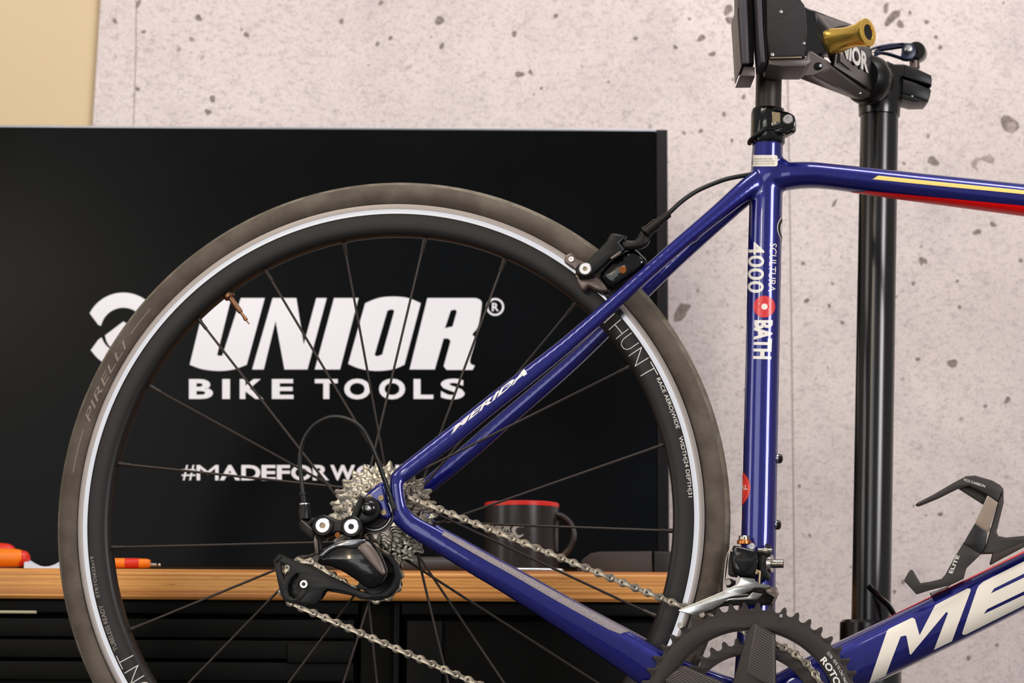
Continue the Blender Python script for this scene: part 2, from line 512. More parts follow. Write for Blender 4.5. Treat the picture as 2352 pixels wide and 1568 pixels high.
def pit(px, py, r, el=1.0, ang_=0.0, m='pit_dark', n=13):
    c, s = math.cos(ang_), math.sin(ang_); pts = []
    ph = random.random() * 6
    for i in range(n):
        a = 2 * math.pi * i / n
        rr = r * (1 + 0.16 * math.sin(2 * a + ph) + 0.12 * math.sin(3 * a + 2 * ph) + random.uniform(-0.1, 0.1))
        x, y = rr * math.cos(a) * el, rr * math.sin(a)
        pts.append((px + x * c - y * s, py + x * s + y * c))
    pit.n = getattr(pit, 'n', 0) + 1
    mk('pit', *wpl(pts, YWALL - 0.0002 - (pit.n % 40) * 0.00002, 0.0006, 0.0001), m, wb, 0)
for a in [(2258, 377, 24, 1, 0, 'pit_soft'), (2262, 385, 18, 1, 0, 'concrete'), (2318, 285, 20, 1, .3), (2324, 292, 12, 1, 0, 'pit_soft'), (2143, 370, 10, 1.3, .2), (2076, 375, 4), (2120, 600, 11, .8), (2123, 610, 5, 1, 0, 'concrete'),
          (1917, 466, 10, .35, .35), (1562, 720, 26, .45, .55), (1577, 705, 10, .8, .5), (1610, 300, 5), (2188, 833, 10, 1.1), (2108, 824, 5), (2050, 40, 22, .45, .8), (2035, 18, 12, .5, .3), (2068, 55, 11, .6, -.8),
          (2281, 515, 6, 1.2, .5), (2245, 532, 6, 1.6), (2345, 598, 5), (2199, 645, 3.5), (2204, 705, 4), (2098, 650, 6, .6, .4), (2057, 680, 4), (1853, 690, 7, .7, .5), (1905, 702, 5, .7, -.6), (1935, 740, 5),
          (2314, 918, 8, .7, .5), (2263, 932, 4), (1672, 22, 12, .8, .7), (1676, 46, 9, 1, .4), (1611, 87, 11, .5, .9), (1708, 222, 6, .6, .6), (1010, 47, 9, 1.3, .2), (1181, 77, 6), (1015, 105, 8, .6, .3), (566, 79, 6), (456, 40, 7), (488, 226, 7),
          (478, 257, 7, 1, .5), (330, 73, 5), (318, 8, 9, .5, .5), (264, 48, 6), (316, 204, 5), (875, 6, 6), (784, 49, 6), (867, 101, 5), (897, 87, 5), (440, 90, 6, 1, 0, 'pit_soft'), (411, 113, 7, .6, .3, 'pit_soft'), (1277, 36, 5), (1460, 88, 5), (1551, 108, 5), (1636, 124, 6, 1.3), (1193, 170, 7, 1.5, -.3), (1218, 165, 5), (1663, 262, 5), (1681, 322, 4), (1571, 305, 4),
          (2160, 108, 5), (2128, 50, 5), (2150, 85, 4), (2090, 28, 4), (2132, 312, 4), (2270, 1215, 6), (2238, 1260, 4), (2160, 1180, 5), (1836, 1115, 3.5), (2210, 1300, 5, 1.2), (2075, 1335, 5), (2055, 1358, 4), (2225, 1510, 5), (2290, 1480, 4), (1560, 1200, 4), (1845, 604, 4), (1912, 650, 3)]:
    pit(*a)
for i in range(80):
    x = random.uniform(240, 2352); y = random.uniform(0, 1500)
    if y > 285 and x < 1545: continue
    pit(x, y, random.uniform(1.6, 3.6), random.uniform(.6, 1.6), random.random() * 3, 'pit_dark' if random.random() < .5 else 'pit_soft', 8)

# ------------------------------------------------------------------ bench
ZB = Wp(760, 1308, YB).z
xr = Wp(1572, 1340, YB).x
ZU = Wp(760, 1378, YB).z
def roundbar():
    # worktop with a softly rounded front edge
    r = 0.0075; prof = [(YB + r * (1 - math.cos(a)), ZB - r * (1 - math.sin(a))) for a in [i * math.pi / 2 / 5 for i in range(6)]]
    prof += [(YWALL - 0.012, ZB), (YWALL - 0.012, ZU), (YB + 0.003, ZU), (YB, ZU + 0.003)]
    n = len(prof); vs = [V((x, y, z)) for x in (-1.75, xr) for y, z in prof]
    fs = [(i, (i + 1) % n, n + (i + 1) % n, n + i) for i in range(n)] + [tuple(range(n)), tuple(range(2 * n - 1, n - 1, -1))]
    return vs, fs
solo('worktop', *roundbar(), 'plywood', 'thick plywood workbench top with striped edge behind the bicycle wheel', 'worktop')

def wx(px, py=1450, Y=YB + 0.02): return Wp(px, py, Y).x
def wz(py, Y=YB + 0.02): return Wp(760, py, Y).z
ybk = YWALL - 0.02
def cabinet(name, x0, x1, label, drawers, door=False):
    t = thing(name, label, 'cabinet', ((x0 + x1) / 2, YB + 0.3, 0.0))
    mk('body', *box(x0, x1, YB + 0.035, ybk, 0.0, ZU - 0.0005, 0.002), 'cabinet_black', t)
    mk('top_rail', *box(x0, x1, YB + 0.012, YB + 0.034, wz(1412), ZU - 0.0005, 0.002), 'cabinet_edge', t)
    if door:
        d = mk('door', *box(x0 + 0.006, x1 - 0.006, YB + 0.016, YB + 0.034, 0.06, wz(1424), 0.002), 'cabinet_black', t)
        mk('door_rail', *box(x0 + 0.006, x0 + 0.045, YB + 0.010, YB + 0.0155, 0.06, wz(1424), 0.002), 'cabinet_edge', d)
    else:
        ys = drawers
        for a, b in zip(ys[:-1], ys[1:]):
            d = mk('drawer', *box(x0 + 0.004, x1 - 0.004, YB + 0.014, YB + 0.034, wz(b) + 0.004 if b < 1600 else 0.06, wz(a), 0.002), 'cabinet_black', t)
            mk('drawer_lip', *box(x0 + 0.004, x1 - 0.004, YB + 0.008, YB + 0.0135, wz(a) - 0.020, wz(a), 0.0015), 'cabinet_edge', d)
    return t
xs0, xs1 = wx(828), wx(918)
c1 = cabinet('drawer_cabinet', -1.7, xs0 - 0.002, 'black metal drawer cabinet under the plywood worktop with stacked drawers', [1424, 1472, 1522, 1700])
mk('light_gap_strip', *box(wx(-600), wx(88), YB + 0.006, YB + 0.0115, wz(1414), wz(1407), 0.0008), 'gap_light', c1, label='pale strip standing in for a bright gap of light')  # pale solid strip painted in for light seen through the gap
mk('label_holder', *wpl([(660, 1478), (796, 1480), (806, 1492), (806, 1522), (660, 1522)], YB + 0.004, 0.0038, 0.001), 'cabinet_edge', c1)
t = thing('bench_leg', 'black metal upright panel between the drawer cabinet and the door cabinet', 'bench leg', ((xs0 + xs1) / 2, YB + 0.2, 0))
mk('upright', *box(xs0, xs1, YB + 0.02, ybk, 0, ZU - 0.0005, 0.002), 'cabinet_black', t)
mk('edge_strip', *box(xs1 - 0.006, xs1, YB + 0.012, YB + 0.0195, 0, ZU - 0.0005, 0.001), 'cabinet_edge', t)
cabinet('door_cabinet', xs1 + 0.002, xr - 0.02, 'black metal cabinet with a flat door under the right end of the worktop', None, True)

# ------------------------------------------------------------------ monitor
def mon():
    L, R_, T, Bt = Wp(-330, 288, YT).x, Wp(1533, 300, YT).x, Wp(760, 293, YT).z, ZB + 0.018
    t = thing('monitor', 'large black flat screen showing white lettering, standing on the worktop', 'monitor', ((L + R_) / 2, YT + 0.04, ZB))
    mk('housing', *box(L, R_, YT + 0.006, YT + 0.045, Bt, T - 0.0005, 0.003), 'bezel', t)
    s = mk('screen', *box(L + 0.002, Wp(1508, 700, YT).x, YT, YT + 0.0055, Bt + 0.004, T - 0.003, 0.0008), 'screen_black', t, 20)
    mk('side_bezel', *box(Wp(1508, 700, YT).x + 0.0006, R_, YT - 0.0015, YT + 0.0055, Bt, T - 0.0003, 0.0012), 'bezel_side', t)
    mk('top_bezel', *box(L, Wp(1508, 700, YT).x, YT - 0.001, YT + 0.0055, T - 0.0026, T + 0.0006, 0.0006), 'bezel_top', t)
    mk('foot', *box(L + 0.18, L + 0.24, YT - 0.06, YT + 0.10, ZB + 0.0003, Bt + 0.01, 0.003), 'bezel', t)
    mk('foot', *box(R_ - 0.24, R_ - 0.18, YT - 0.06, YT + 0.10, ZB + 0.0003, Bt + 0.01, 0.003), 'bezel', t)
    # screen lettering
    Z = crop(400, 640, 2.94)
    ys = YT - 0.0007
    def put(name, loops, par=s):
        vs, fs = poly2d(loops)
        return mk(name, [Wp(x, y, ys) for x, y in vs], fs, 'screen_white', par, 0)
    def sm(pts, n=5): return [(v.x, v.y) for v in catmull([V((a, b, 0)) for a, b in pts], n)]
    put('letter_u', [Z([(215, 130), (385, 130), (290, 512), (298, 520), (325, 520), (450, 130), (612, 130), (490, 580)] + sm([(490, 580), (400, 612), (300, 622), (190, 610), (105, 580)])[1:])])
    put('letter_n', [Z([(665, 130), (825, 130), (875, 445), (960, 130), (1030, 130), (900, 612), (745, 612), (685, 285), (605, 612), (527, 612)])])
    put('letter_i', [Z([(1080, 130), (1245, 130), (1120, 612), (950, 612)])])
    put('letter_o', [Z(sm([(1290, 165), (1380, 130), (1480, 120), (1580, 130), (1665, 165)]) + sm([(1555, 580), (1480, 610), (1370, 622), (1260, 608), (1175, 575)])),
                     Z([(1440, 215), (1465, 207), (1484, 210), (1485, 225), (1405, 512), (1370, 524), (1353, 515)])])
    put('letter_r', [Z([(1710, 130), (2030, 130)] + sm([(2040, 131), (2068, 145), (2077, 180), (2052, 320), (2015, 375), (2035, 410), (2000, 540), (2005, 575), (2030, 585)])+ [(2015, 615), (1840, 615), (1820, 590), (1867, 420), (1852, 403), (1820, 403), (1760, 612), (1590, 612)]),
                     Z([(1868, 214), (1900, 207), (1909, 222), (1880, 322), (1828, 334)])])
    put('registered_mark', [Z(circle((2168, 190), 60, 40)), Z(circle((2168, 190), 47, 40))])
    def txt(name, s_, c, bold=0.0, shear=0.0):
        vs, fs = text2d(s_, bold, shear)
        return mk(name, [Wp(*quad(c, v), ys) for v in vs], fs, 'screen_white', s, 0)
    def bx(x0, x1, y0, y1): return Z([(x0, y1), (x1, y1), (x1, y0), (x0, y0)])
    txt('registered_letter', 'R', bx(2146, 2192, 163, 218), 0.02)
    for ch, a, b in (('B', 100, 262), ('I', 325, 377), ('K', 443, 602), ('E', 660, 806), ('T', 950, 1105), ('O', 1148, 1325), ('O', 1383, 1560), ('L', 1617, 1750), ('S', 1800, 1962)):
        txt('letter', ch, bx(a, b, 674, 814) if ch in 'OS' else bx(a, b, 677, 811), 0.035)
    xx = 45
    for ch, wd_ in zip('#MADEFORWORK', (105, 160, 150, 140, 108, 100, 150, 122, 180, 150, 122, 130)):
        txt('letter', ch, bx(xx + 6, xx + wd_ - 6, 1257, 1360), 0.0 if ch in 'M#' else 0.03); xx += wd_ - 4
    # open-jaw emblem left of the lettering
    E2 = crop(120, 640, 3.92)
    c = (640, 465); o_, i_ = 340, 205
    a0, a1 = -150, 153
    arc = [(c[0] + o_ * math.cos(rad(a)), c[1] - o_ * math.sin(rad(a))) for a in range(a1, a0, -4)]
    inn = [(c[0] + i_ * math.cos(rad(a)), c[1] - i_ * math.sin(rad(a))) for a in range(a0 - 12, a1 + 16, 5)]
    put('emblem', [E2(arc + [(345, 645)] + [(415, 548)] + inn + [(415, 415)])])
    put('emblem', [E2([(475, 510), (640, 385), (700, 420), (700, 560), (560, 640), (510, 600), (487, 560)])])
mon()

# ------------------------------------------------------------------ things on the bench
def mug():
    Y = 2.625; c = Wp(1198, 1300, Y); r = (Wp(1283, 1230, Y).x - Wp(1113, 1230, Y).x) / 2
    zt = Wp(1198, 1156, Y).z; h = zt - ZB
    t = thing('mug', 'black mug with red rim and white printed spanner emblem on the worktop', 'mug', (c.x, Y, ZB))
    o = (c.x, Y, ZB + 0.0003)
    b = mk('body', *lathe([(0, 0), (r - 0.003, 0), (r - 0.0006, 0.003), (r, 0.008), (r, h - 0.0052), (r - 0.0008, h - 0.004)], o, (0, 0, 1), 48), 'mug_black', t)
    mk('rim', *lathe([(r - 0.0002, h - 0.0052), (r + 0.0003, h - 0.0050), (r + 0.0003, h - 0.0008), (r - 0.0006, h), (r - 0.0022, h), (r - 0.0034, h - 0.003), (r - 0.0036, 0.006), (0, 0.005)], o, (0, 0, 1), 48), 'mug_red', t)
    hp = [V((Wp(a, bb, Y).x, Y - 0.008, Wp(a, bb, Y).z)) for a, bb in ((1262, 1182), (1285, 1185), (1307, 1203), (1316, 1228), (1309, 1255), (1292, 1276), (1272, 1288))]
    mk('handle', *loft(hp, [(0.0075, 0.0042)] * 7, 8, 14), 'mug_black', t)
    bv = BVHTree.FromPolygons(*[list(q) for q in lathe([(r, 0.002), (r, h - 0.004)], o, (0, 0, 1), 96)])
    wf = lambda x, y: (CAM, ray(x, y))
    Z = crop(1090, 1130, 8.712)
    vs, fs = text2d('UNIOR', 0.03, 0.12)
    mk('print', *stick([quad(Z([(205, 785), (715, 785), (730, 640), (215, 640)]), v) for v in vs], fs, wf, bv, cell=5), 'mug_print', b, 0)
    def sm(pts, n=5): return [(v.x, v.y) for v in catmull([V((q, w_, 0)) for q, w_ in pts], n)]
    sp = sm(Z([(430, 845), (600, 822), (740, 835), (800, 880), (870, 915), (940, 890), (985, 850)])) + sm(Z([(975, 835), (900, 860), (845, 835), (820, 770), (850, 715), (920, 690), (985, 700)])) + sm(Z([(985, 680), (920, 655), (840, 660), (770, 700), (745, 760), (770, 815), (740, 812), (600, 805), (430, 815)]))
    vs, fs = poly2d([sp])
    mk('spanner_print', *stick(vs, fs, wf, bv, cell=4), 'mug_print', b, 0)
mug()

def pliers():
    Y = 2.545; c = Wp(20, 1290, Y)
    t = thing('pliers', 'pliers with orange and red plastic handles lying at the end of the worktop', 'pliers', (c.x, Y, ZB))
    def handle(pts, r, m, red, Yo):
        ps = [V((Wp(a, b, Yo).x, Yo, Wp(a, b, Yo).z)) for a, b in pts]
        o = mk('handle', *loft(ps, r, 8, 18), m, t)
        return o
    k = 0.00048
    zc = 1281
    h = handle([(-230, 1283), (-120, 1282), (-30, zc), (30, zc), (52, zc + 1), (62, zc + 2)], [(0.008, 0.007), (0.009, 0.009), (0.010, 0.0104), (0.010, 0.0102), (0.009, 0.0085), (0.006, 0.0055)], 'plastic_orange', True, Y)
    e = [V((Wp(a, b, Y).x, Y, Wp(a, b, Y).z)) for a, b in ((46, zc + 1), (56, zc + 1), (64, zc + 2), (69.5, zc + 3))]
    mk('handle_end', *loft(e, [(0.0093, 0.0093), (0.0085, 0.0085), (0.0062, 0.006), (0.0015, 0.0015)], 6, 18), 'plastic_red', h)
    Y2 = Y + 0.022
    h2 = [V((Wp(a, b, Y2).x, Y2, Wp(a, b, Y2).z)) for a, b in ((-230, 1284), (-120, 1272), (-30, 1266), (10, 1265), (26, 1266), (37, 1269))]
    mk('handle', *loft(h2, [(0.006, 0.006), (0.008, 0.009), (0.009, 0.0094), (0.009, 0.0088), (0.007, 0.0068), (0.002, 0.002)], 8, 18), 'plastic_red', t)
    mk('jaws', *loft([V((Wp(a, 1289, Y + 0.01).x, Y + 0.01, ZB + 0.008)) for a in (-400, -320, -225)], [(0.004, 0.004), (0.012, 0.007), (0.014, 0.0075)], 6, 12), 'steel', t)
pliers()

def driver():
    Y = 2.545
    p = lambda a, b: V((Wp(a, b, Y).x, Y, Wp(a, b, Y).z))
    t = thing('screwdriver', 'orange and red handled screwdriver with short silver tip on the worktop', 'screwdriver', p(310, 1303))
    zc = 1292.5
    mk('handle', *loft([p(a, zc + (a - 250) * 0.012) for a in (150, 165, 200, 240, 290)], [(0.006, 0.0045), (0.008, 0.0055), (0.008, 0.0054), (0.008, 0.0056), (0.008, 0.0055)], 6, 16, power=2.6), 'plastic_orange', t)
    mk('grip_band', *loft([p(a, zc + (a - 250) * 0.012) for a in (288, 293, 316, 321)], [(0.0079, 0.0054), (0.0083, 0.0057), (0.0083, 0.0057), (0.0079, 0.0054)], 3, 16, power=2.6), 'plastic_red', t)
    mk('collar', *loft([p(a, zc + 1) for a in (319, 330, 341, 345.5)], [(0.0079, 0.0054), (0.0076, 0.0052), (0.007, 0.0047), (0.005, 0.0035)], 4, 16, power=2.6), 'plastic_orange', t)
    mk('shaft', *cyl(p(343, 1296), p(360, 1296.5), 0.0017), 'silver', t)
    mk('ball_tip', *lathe([(0, -0.002), (0.0014, -0.0014), (0.002, 0), (0.0014, 0.0014), (0, 0.002)], p(366, 1296.7), (1, 0, 0), 14), 'steel', t)
driver()

def cloth():
    Y0 = 2.535; vs, fs = [], []; nx, ny = 18, 6
    x0, x1 = Wp(55, 1300, Y0).x, Wp(160, 1300, Y0).x
    for j in range(ny):
        for i in range(nx):
            f = i / (nx - 1); g = j / (ny - 1)
            z = 0.003 + 0.0125 * (0.55 + 0.45 * math.cos(f * 5.4 + 0.6 + g)) * math.sin(math.pi * (0.12 + 0.8 * g))
            vs.append(V((x0 + (x1 - x0) * f, Y0 + 0.05 * g, ZB + z)))
    n = len(vs); vs += [V((v.x, v.y, ZB + 0.0002)) for v in vs[:n]]
    for j in range(ny - 1):
        for i in range(nx - 1):
            a = j * nx + i; fs.append((a, a + 1, a + nx + 1, a + nx)); fs.append((n + a, n + a + nx, n + a + nx + 1, n + a + 1))
    rim = [i for i in range(nx)] + [j * nx + nx - 1 for j in range(1, ny)] + [(ny - 1) * nx + i for i in range(nx - 2, -1, -1)] + [j * nx for j in range(ny - 2, 0, -1)]
    for a, b in zip(rim, rim[1:] + rim[:1]): fs.append((a, n + a, n + b, b))
    solo('plastic_bag', vs, fs, 'cloth_white', 'crumpled white plastic wrapping lying beside the orange pliers', 'wrapping', 60)
cloth()

Yg = 2.60
def tl():
    p = lambda a, z: V((Wp(a, 1290, Yg).x, Yg, ZB + z))
    t = thing('tool', 'dark grey rounded tool handle lying along the worktop beside the mug', 'tool', p(880, 0))
    r = 0.0108
    mk('handle', *loft([p(a, r + 0.0004) for a in (671, 676, 690, 740, 850, 960)], [(0.002, 0.002), (0.006, 0.006), (0.0100, 0.0100), (r, r), (r, r), (r, r)], 5, 20), 'tool_grey', t)
    mk('shaft', *loft([p(a, r + 0.0004) for a in (955, 970, 1040, 1088)], [(0.0085, 0.0085), (0.0092, 0.0092), (0.0092, 0.0092), (0.008, 0.008)], 4, 20), 'tool_grey', t)
tl()
q0, q1 = Wp(1172, 1300, 2.545), Wp(1290, 1300, 2.545)
solo('metal_rod', *loft([V((q0.x - 0.05, 2.545, ZB + 0.0032)), V((q0.x, 2.545, ZB + 0.0032)), V((q1.x - 0.004, 2.55, ZB + 0.0032)), V((q1.x, 2.551, ZB + 0.0032))], [(0.003, 0.003), (0.003, 0.003), (0.0028, 0.0028), (0.001, 0.001)], 4, 14), 'silver', 'thin bright silver rod lying in front of the black mug', 'rod')
def case():
    Y = 2.66
    t = thing('tool_case', 'low dark brown case with rounded corner on the worktop near the monitor edge', 'case', (Wp(1440, 1300, Y).x, Y + .04, ZB))
    ps = [(1322, 1322), (1326, 1302), (1338, 1283), (1356, 1270), (1376, 1266), (1498, 1265), (1500, 1322)]
    z0 = ZB + 0.0003
    L = [(Wp(a, b, Y).x, max(Wp(a, b, Y).z, z0)) for a, b in ps]
    mk('shell', *slab([L], Y, Y + 0.09, 0.002), 'case_brown', t)
    L2 = [(Wp(a, 1290, Y).x, zz) for a, zz in ((1501, z0), (1555, z0), (1555, Wp(1540, 1266, Y).z), (1501, Wp(1501, 1266, Y).z))]
    mk('end_cap', *slab([L2], Y - 0.004, Y + 0.094, 0.003), 'case_black', t)
case()

# ================================================================== the bicycle
bike = bpy.data.objects.new('bicycle', None); COL.objects.link(bike)
bike.matrix_world = BM
bike['label'] = 'blue road bicycle with black spoked rear wheel, clamped in the repair stand'
bike['category'] = 'bicycle'
ORG[bike.name] = V((0, 0, 0))
BU, BVv = 0.3609, -0.1933         # bottom bracket centre
Yv = V((0, 1, 0))

# ------------------------------------------------------------------ frame
def fr(pxpts, rs, n=6, seg=24, mirror=False, **kw):
    pts = [P(*p) for p in pxpts]
    v, f = loft(pts, rs, n, seg, **kw)
    if mirror:
        v2 = [V((a.x, -a.y, a.z)) for a in v]
        return join((v, f), (v2, [tuple(reversed(q)) for q in f]))
    return v, f
parts = []
bbp = V((BU, 0, BVv))
def pxof(p):
    q = BM @ p - CAM; d = q.dot(FW)
    return (IW / 2 + FPX * q.dot(RT) / d, IH / 2 - FPX * q.dot(UP) / d)
bx_, by_ = pxof(bbp)
parts.append(fr([(1763.5, 322), (1761, 400), (1758.5, 491), (1750, 887), (1743, 1217), (1737, 1450), (bx_, by_)],
                [(.0150, .0152), (.0155, .0158), (.0160, .0166), (.0163, .0168), (.0168, .0171), (.020, .0185), (.030, .021)], power=2.15))
parts.append(fr([(1742, 424), (1790, 408), (1850, 402), (1920, 407), (2100, 429), (2352, 459), (2700, 502), (3040, 546)],
                [(.013, .0115), (.016, .0140), (.017, .0133), (.0165, .0127), (.017, .0140), (.018, .0156), (.019, .0175), (.018, .019)], power=2.2))
parts.append(fr([(3052, 470), (3058, 560), (3078, 900), (3084, 1010)], [(.020, .020), (.0205, .0205), (.0225, .0225), (.024, .024)]))
parts.append(fr([(bx_, by_), (1900, 1552), (2000, 1505), (2200, 1408), (2352, 1333), (2700, 1160), (3060, 985)],
                [(.034, .026), (.030, .0252), (.027, .0252), (.0245, .0254), (.0245, .0250), (.0245, .0245), (.022, .0235)], power=2.7))
# seat stays (both sides)
parts.append(fr([(1766, 398, .004), (1714, 434, .011), (1643, 493, .018), (1558, 564, .025), (1477, 635, .031), (1321, 775, .042), (1216, 860, .049), (1119, 936, .055), (1032, 1006, .060), (940, 1077, .065), (908, 1102, .066)],
                [(.008, .0120), (.0085, .0103), (.0078, .0083), (.0072, .0074), (.0070, .0072), (.0070, .0080), (.0068, .0088), (.0064, .0092), (.006, .0094), (.0055, .0088), (.005, .0075)], mirror=True, power=2.3))
# dropouts
parts.append(fr([(911, 1090, .0665), (911, 1115, .0672), (915, 1145, .0672), (921, 1175, .067), (945, 1207, .066)],
                [(.0048, .0066), (.0056, .0070), (.0058, .0068), (.0056, .0080), (.0055, .0095)], mirror=True, power=2.4))
# chain stays
parts.append(fr([(912, 1180, .0665), (945, 1206, .066), (1000, 1238, .064), (1090, 1290, .060), (1178, 1340, .055), (1300, 1413, .047), (1431, 1491, .037), (1530, 1551, .029), (bx_ - 60, by_ - 40, .018)],
                [(.005, .0085), (.0055, .0100), (.0062, .0110), (.0068, .0120), (.0072, .0130), (.0078, .0152), (.0085, .0186), (.010, .0205), (.012, .022)], mirror=True, power=2.5))
parts.append(lathe([(0, -.034), (.0235, -.034), (.0245, -.030), (.0245, .030), (.0235, .034), (0, .034)], bbp, Yv, 40))
Zh = crop(780, 1090, 9.8)
hang = Zh([(570, 450), (760, 270), (950, 135), (1010, 210), (1060, 450), (1110, 700), (1180, 900), (1090, 1010), (900, 960), (700, 800), (560, 640)])
parts.append(pl(hang, .0655, .005, .001, 3))
# seat cluster fairing and stay bridge
parts.append(fr([(1746, 425), (1772, 405), (1812, 398)], [(.0148, .0165), (.0165, .020), (.0155, .0145)]))
parts.append(tube([P(1590, 540, .026), P(1590, 540, -.026)], .0075, 20, ref=(0, 0, 1)))
vs_, fs_ = join(*parts)
me = bpy.data.meshes.new('frame'); me.from_pydata([tuple(v) for v in vs_], [], fs_)
tmp = bpy.data.objects.new('frame_tmp', me); COL.objects.link(tmp)
rm = tmp.modifiers.new('r', 'REMESH'); rm.mode = 'VOXEL'; rm.voxel_size = 0.0011; rm.use_smooth_shade = True
sm_ = tmp.modifiers.new('s', 'SMOOTH'); sm_.factor = 0.5; sm_.iterations = 34
dg = bpy.context.evaluated_depsgraph_get()
fm = bpy.data.meshes.new_from_object(tmp.evaluated_get(dg))
bpy.data.objects.remove(tmp)
fm.name = 'frame'; fm.materials.clear(); fm.materials.append(MAT['paint_blue']); fm.shade_smooth()
frame = bpy.data.objects.new('frame', fm); COL.objects.link(frame); frame.parent = bike; ORG['frame'] = V((0, 0, 0))
frame['label'] = 'glossy blue carbon frame with decals'
FB = BVHTree.FromPolygons([v.co.copy() for v in fm.vertices], [tuple(p.vertices) for p in fm.polygons])

def fdecal(name, vs, fs, m, cell=5.0, off=0.00022, par=None, bvh=None, fun=None):
    v, f = stick(vs, fs, fun or pixfun, bvh or FB, off, cell)
    return mk(name, v, f, m, par or frame, 60)
def ftext(name, s, c, m, bold=0.0, shear=0.0, cell=5.0, **kw):
    v, f = text2d(s, bold, shear)
    return fdecal(name, [quad(c, q) for q in v], f, m, cell, **kw)
def rect(x0, x1, y0, y1): return [(x0, y0), (x1, y0), (x1, y1), (x0, y1)]
def rrect(x0, x1, y0, y1, r):
    out = []
    for cx, cy, a in ((x1 - r, y0 + r, -90), (x1 - r, y1 - r, 0), (x0 + r, y1 - r, 90), (x0 + r, y0 + r, 180)):
        out += [(cx + r * math.cos(rad(a + t)), cy + r * math.sin(rad(a + t))) for t in (0, 30, 60, 90)]
    return out
# prints on the seat tube; rotated text reads downwards (letter tops to the right)
def down(x0, x1, y0, y1): return [(x0, y0), (x0, y1), (x1, y1), (x1, y0)]
ftext('model_print', '4000', [(1719.5, 556), (1717.5, 672), (1754, 673), (1756, 556)], 'decal_white', 0.012)
ftext('model_print', 'SCULTURA', [(1768, 558), (1764, 669), (1780.5, 669), (1784, 558)], 'decal_white', 0.0, 0.12)
ftext('sponsor_print', 'BATH', [(1733, 735), (1730, 824), (1771.5, 825), (1775, 735)], 'decal_white', 0.045)
for i, r in enumerate((25, 20.5, 16, 11.5)):
    vs, fs = poly2d([circle((1755.5, 704), r, 40), circle((1755.5, 704), r - 3.6 if i < 3 else 7.5, 40)])
    fdecal('target_ring', vs, fs, 'decal_red')
vs, fs = poly2d([circle((1755.5, 704), 25, 40)]); fdecal('target_disc', vs, fs, 'decal_pink', off=0.00012)
vs, fs = poly2d([circle((1756, 704), 7.2, 24)]); fdecal('target_centre', vs, fs, 'decal_cream')
vs, fs = poly2d([rrect(1725.5, 1786, 356, 382, 5)]); lab = fdecal('rating_sticker', vs, fs, 'decal_cream')
for k, (a, b) in enumerate(((1731, 1774), (1729, 1780), (1734, 1779))):
    ftext('sticker_text', ('CAUTION SEAT POST CLAMP', 'MAXIMUM TORQUE SEE MANUAL', 'MAX. 6 N.m 54 in.lbs')[k], [(a, 367 + 5.4 * k), (b, 366.6 + 5.4 * k), (b, 363.2 + 5.4 * k), (a, 363.6 + 5.4 * k)], 'decal_grey', off=0.0004)
def wrapped(c, r, hole=0):
    return poly2d([circle(c, r, 44)] + ([circle(c, hole, 44)] if hole else []))
# round badges wrapped round the front of the seat tube
def tubefun(s0, s1, cpx, scale):
    a, b = P(*s0), P(*s1); ax = (b - a).normalized(); R0 = 0.0170
    def f(x, y):   # x: arc length in px to the right, y: px downwards
        o = a + ax * (y * scale)
        q = x * scale / R0
        d = V((math.sin(q), -math.cos(q), 0)); d = (d - ax * d.dot(ax)).normalized()
        return o + d * 0.1, -d
    return f
tf = tubefun((1757, 527), (1750, 880), 0, 0.000423)
cx = 62
for nm, r, h, m in (('badge', 29, 0, 'decal_white'), ('badge_ring', 26.5, 17, 'decal_black'), ('badge_centre', 12, 0, 'decal_cream')):
    vs, fs = wrapped((cx, 0), r, h)
    fdecal(nm, vs, fs, m, off=0.0002 + 0.0001 * (r < 28), fun=tf)
tf2 = tubefun((1745, 1124), (1751, 850), 0, -0.000423)
g = [(60 + (38.5 + 1.6 * (1 if k % 4 in (0, 1) else -1)) * math.cos(2 * math.pi * k / 176), (38.5 + 1.6 * (1 if k % 4 in (0, 1) else -1)) * math.sin(2 * math.pi * k / 176)) for k in range(176)]
vs, fs = poly2d([g]); fdecal('gear_sticker', vs, fs, 'decal_orange', fun=tf2, off=0.0003)
vs, fs = wrapped((60, 0), 31, 27); fdecal('gear_sticker_ring', vs, fs, 'decal_red', fun=tf2, off=0.0004)
v, f = text2d('Time', 0.02); fdecal('sticker_text', [(28 + 50 * a, -6 - 11 * b * -1 - 2) for a, b in v], f, 'decal_white', fun=lambda x, y: tf2(x, y), off=0.0005)
# name on the near seat stay
ftext('brand_print', 'MERIDA', [(1036, 997), (1211, 858), (1221, 834), (1047, 977)], 'decal_white', 0.03, 0.0, cell=4)
# big letters on the down tube
Zd = crop(1900, 1050, 3.0265)
M_ = Zd([(290, 1568), (415, 1210), (425, 1197), (440, 1188), (590, 1115), (610, 1124), (642, 1236), (750, 1030), (762, 1022), (975, 912), (994, 914), (997, 928), (866, 1275), (740, 1336), (840, 1082), (828, 1074), (582, 1368), (574, 1368), (551, 1242), (540, 1238), (510, 1246), (405, 1513)])
E_ = Zd([(936, 1222), (1040, 920), (1055, 892), (1085, 866), (1480, 668), (1480, 752), (1160, 912), (1138, 945), (1480, 782), (1480, 876), (1112, 1054), (1087, 1088), (1480, 902), (1480, 970), (960, 1230), (942, 1230)])
vs, fs = poly2d([M_]); fdecal('brand_letter', vs, fs, 'decal_cream', 7, off=0.0005)
vs, fs = poly2d([E_]); fdecal('brand_letter', vs, fs, 'decal_cream', 7, off=0.0005)
ftext('brand_letters', 'RIDA', [(2425, 1362), (2960, 1105), (3000, 990), (2466, 1247)], 'decal_cream', 0.05, cell=10, off=0.0005)
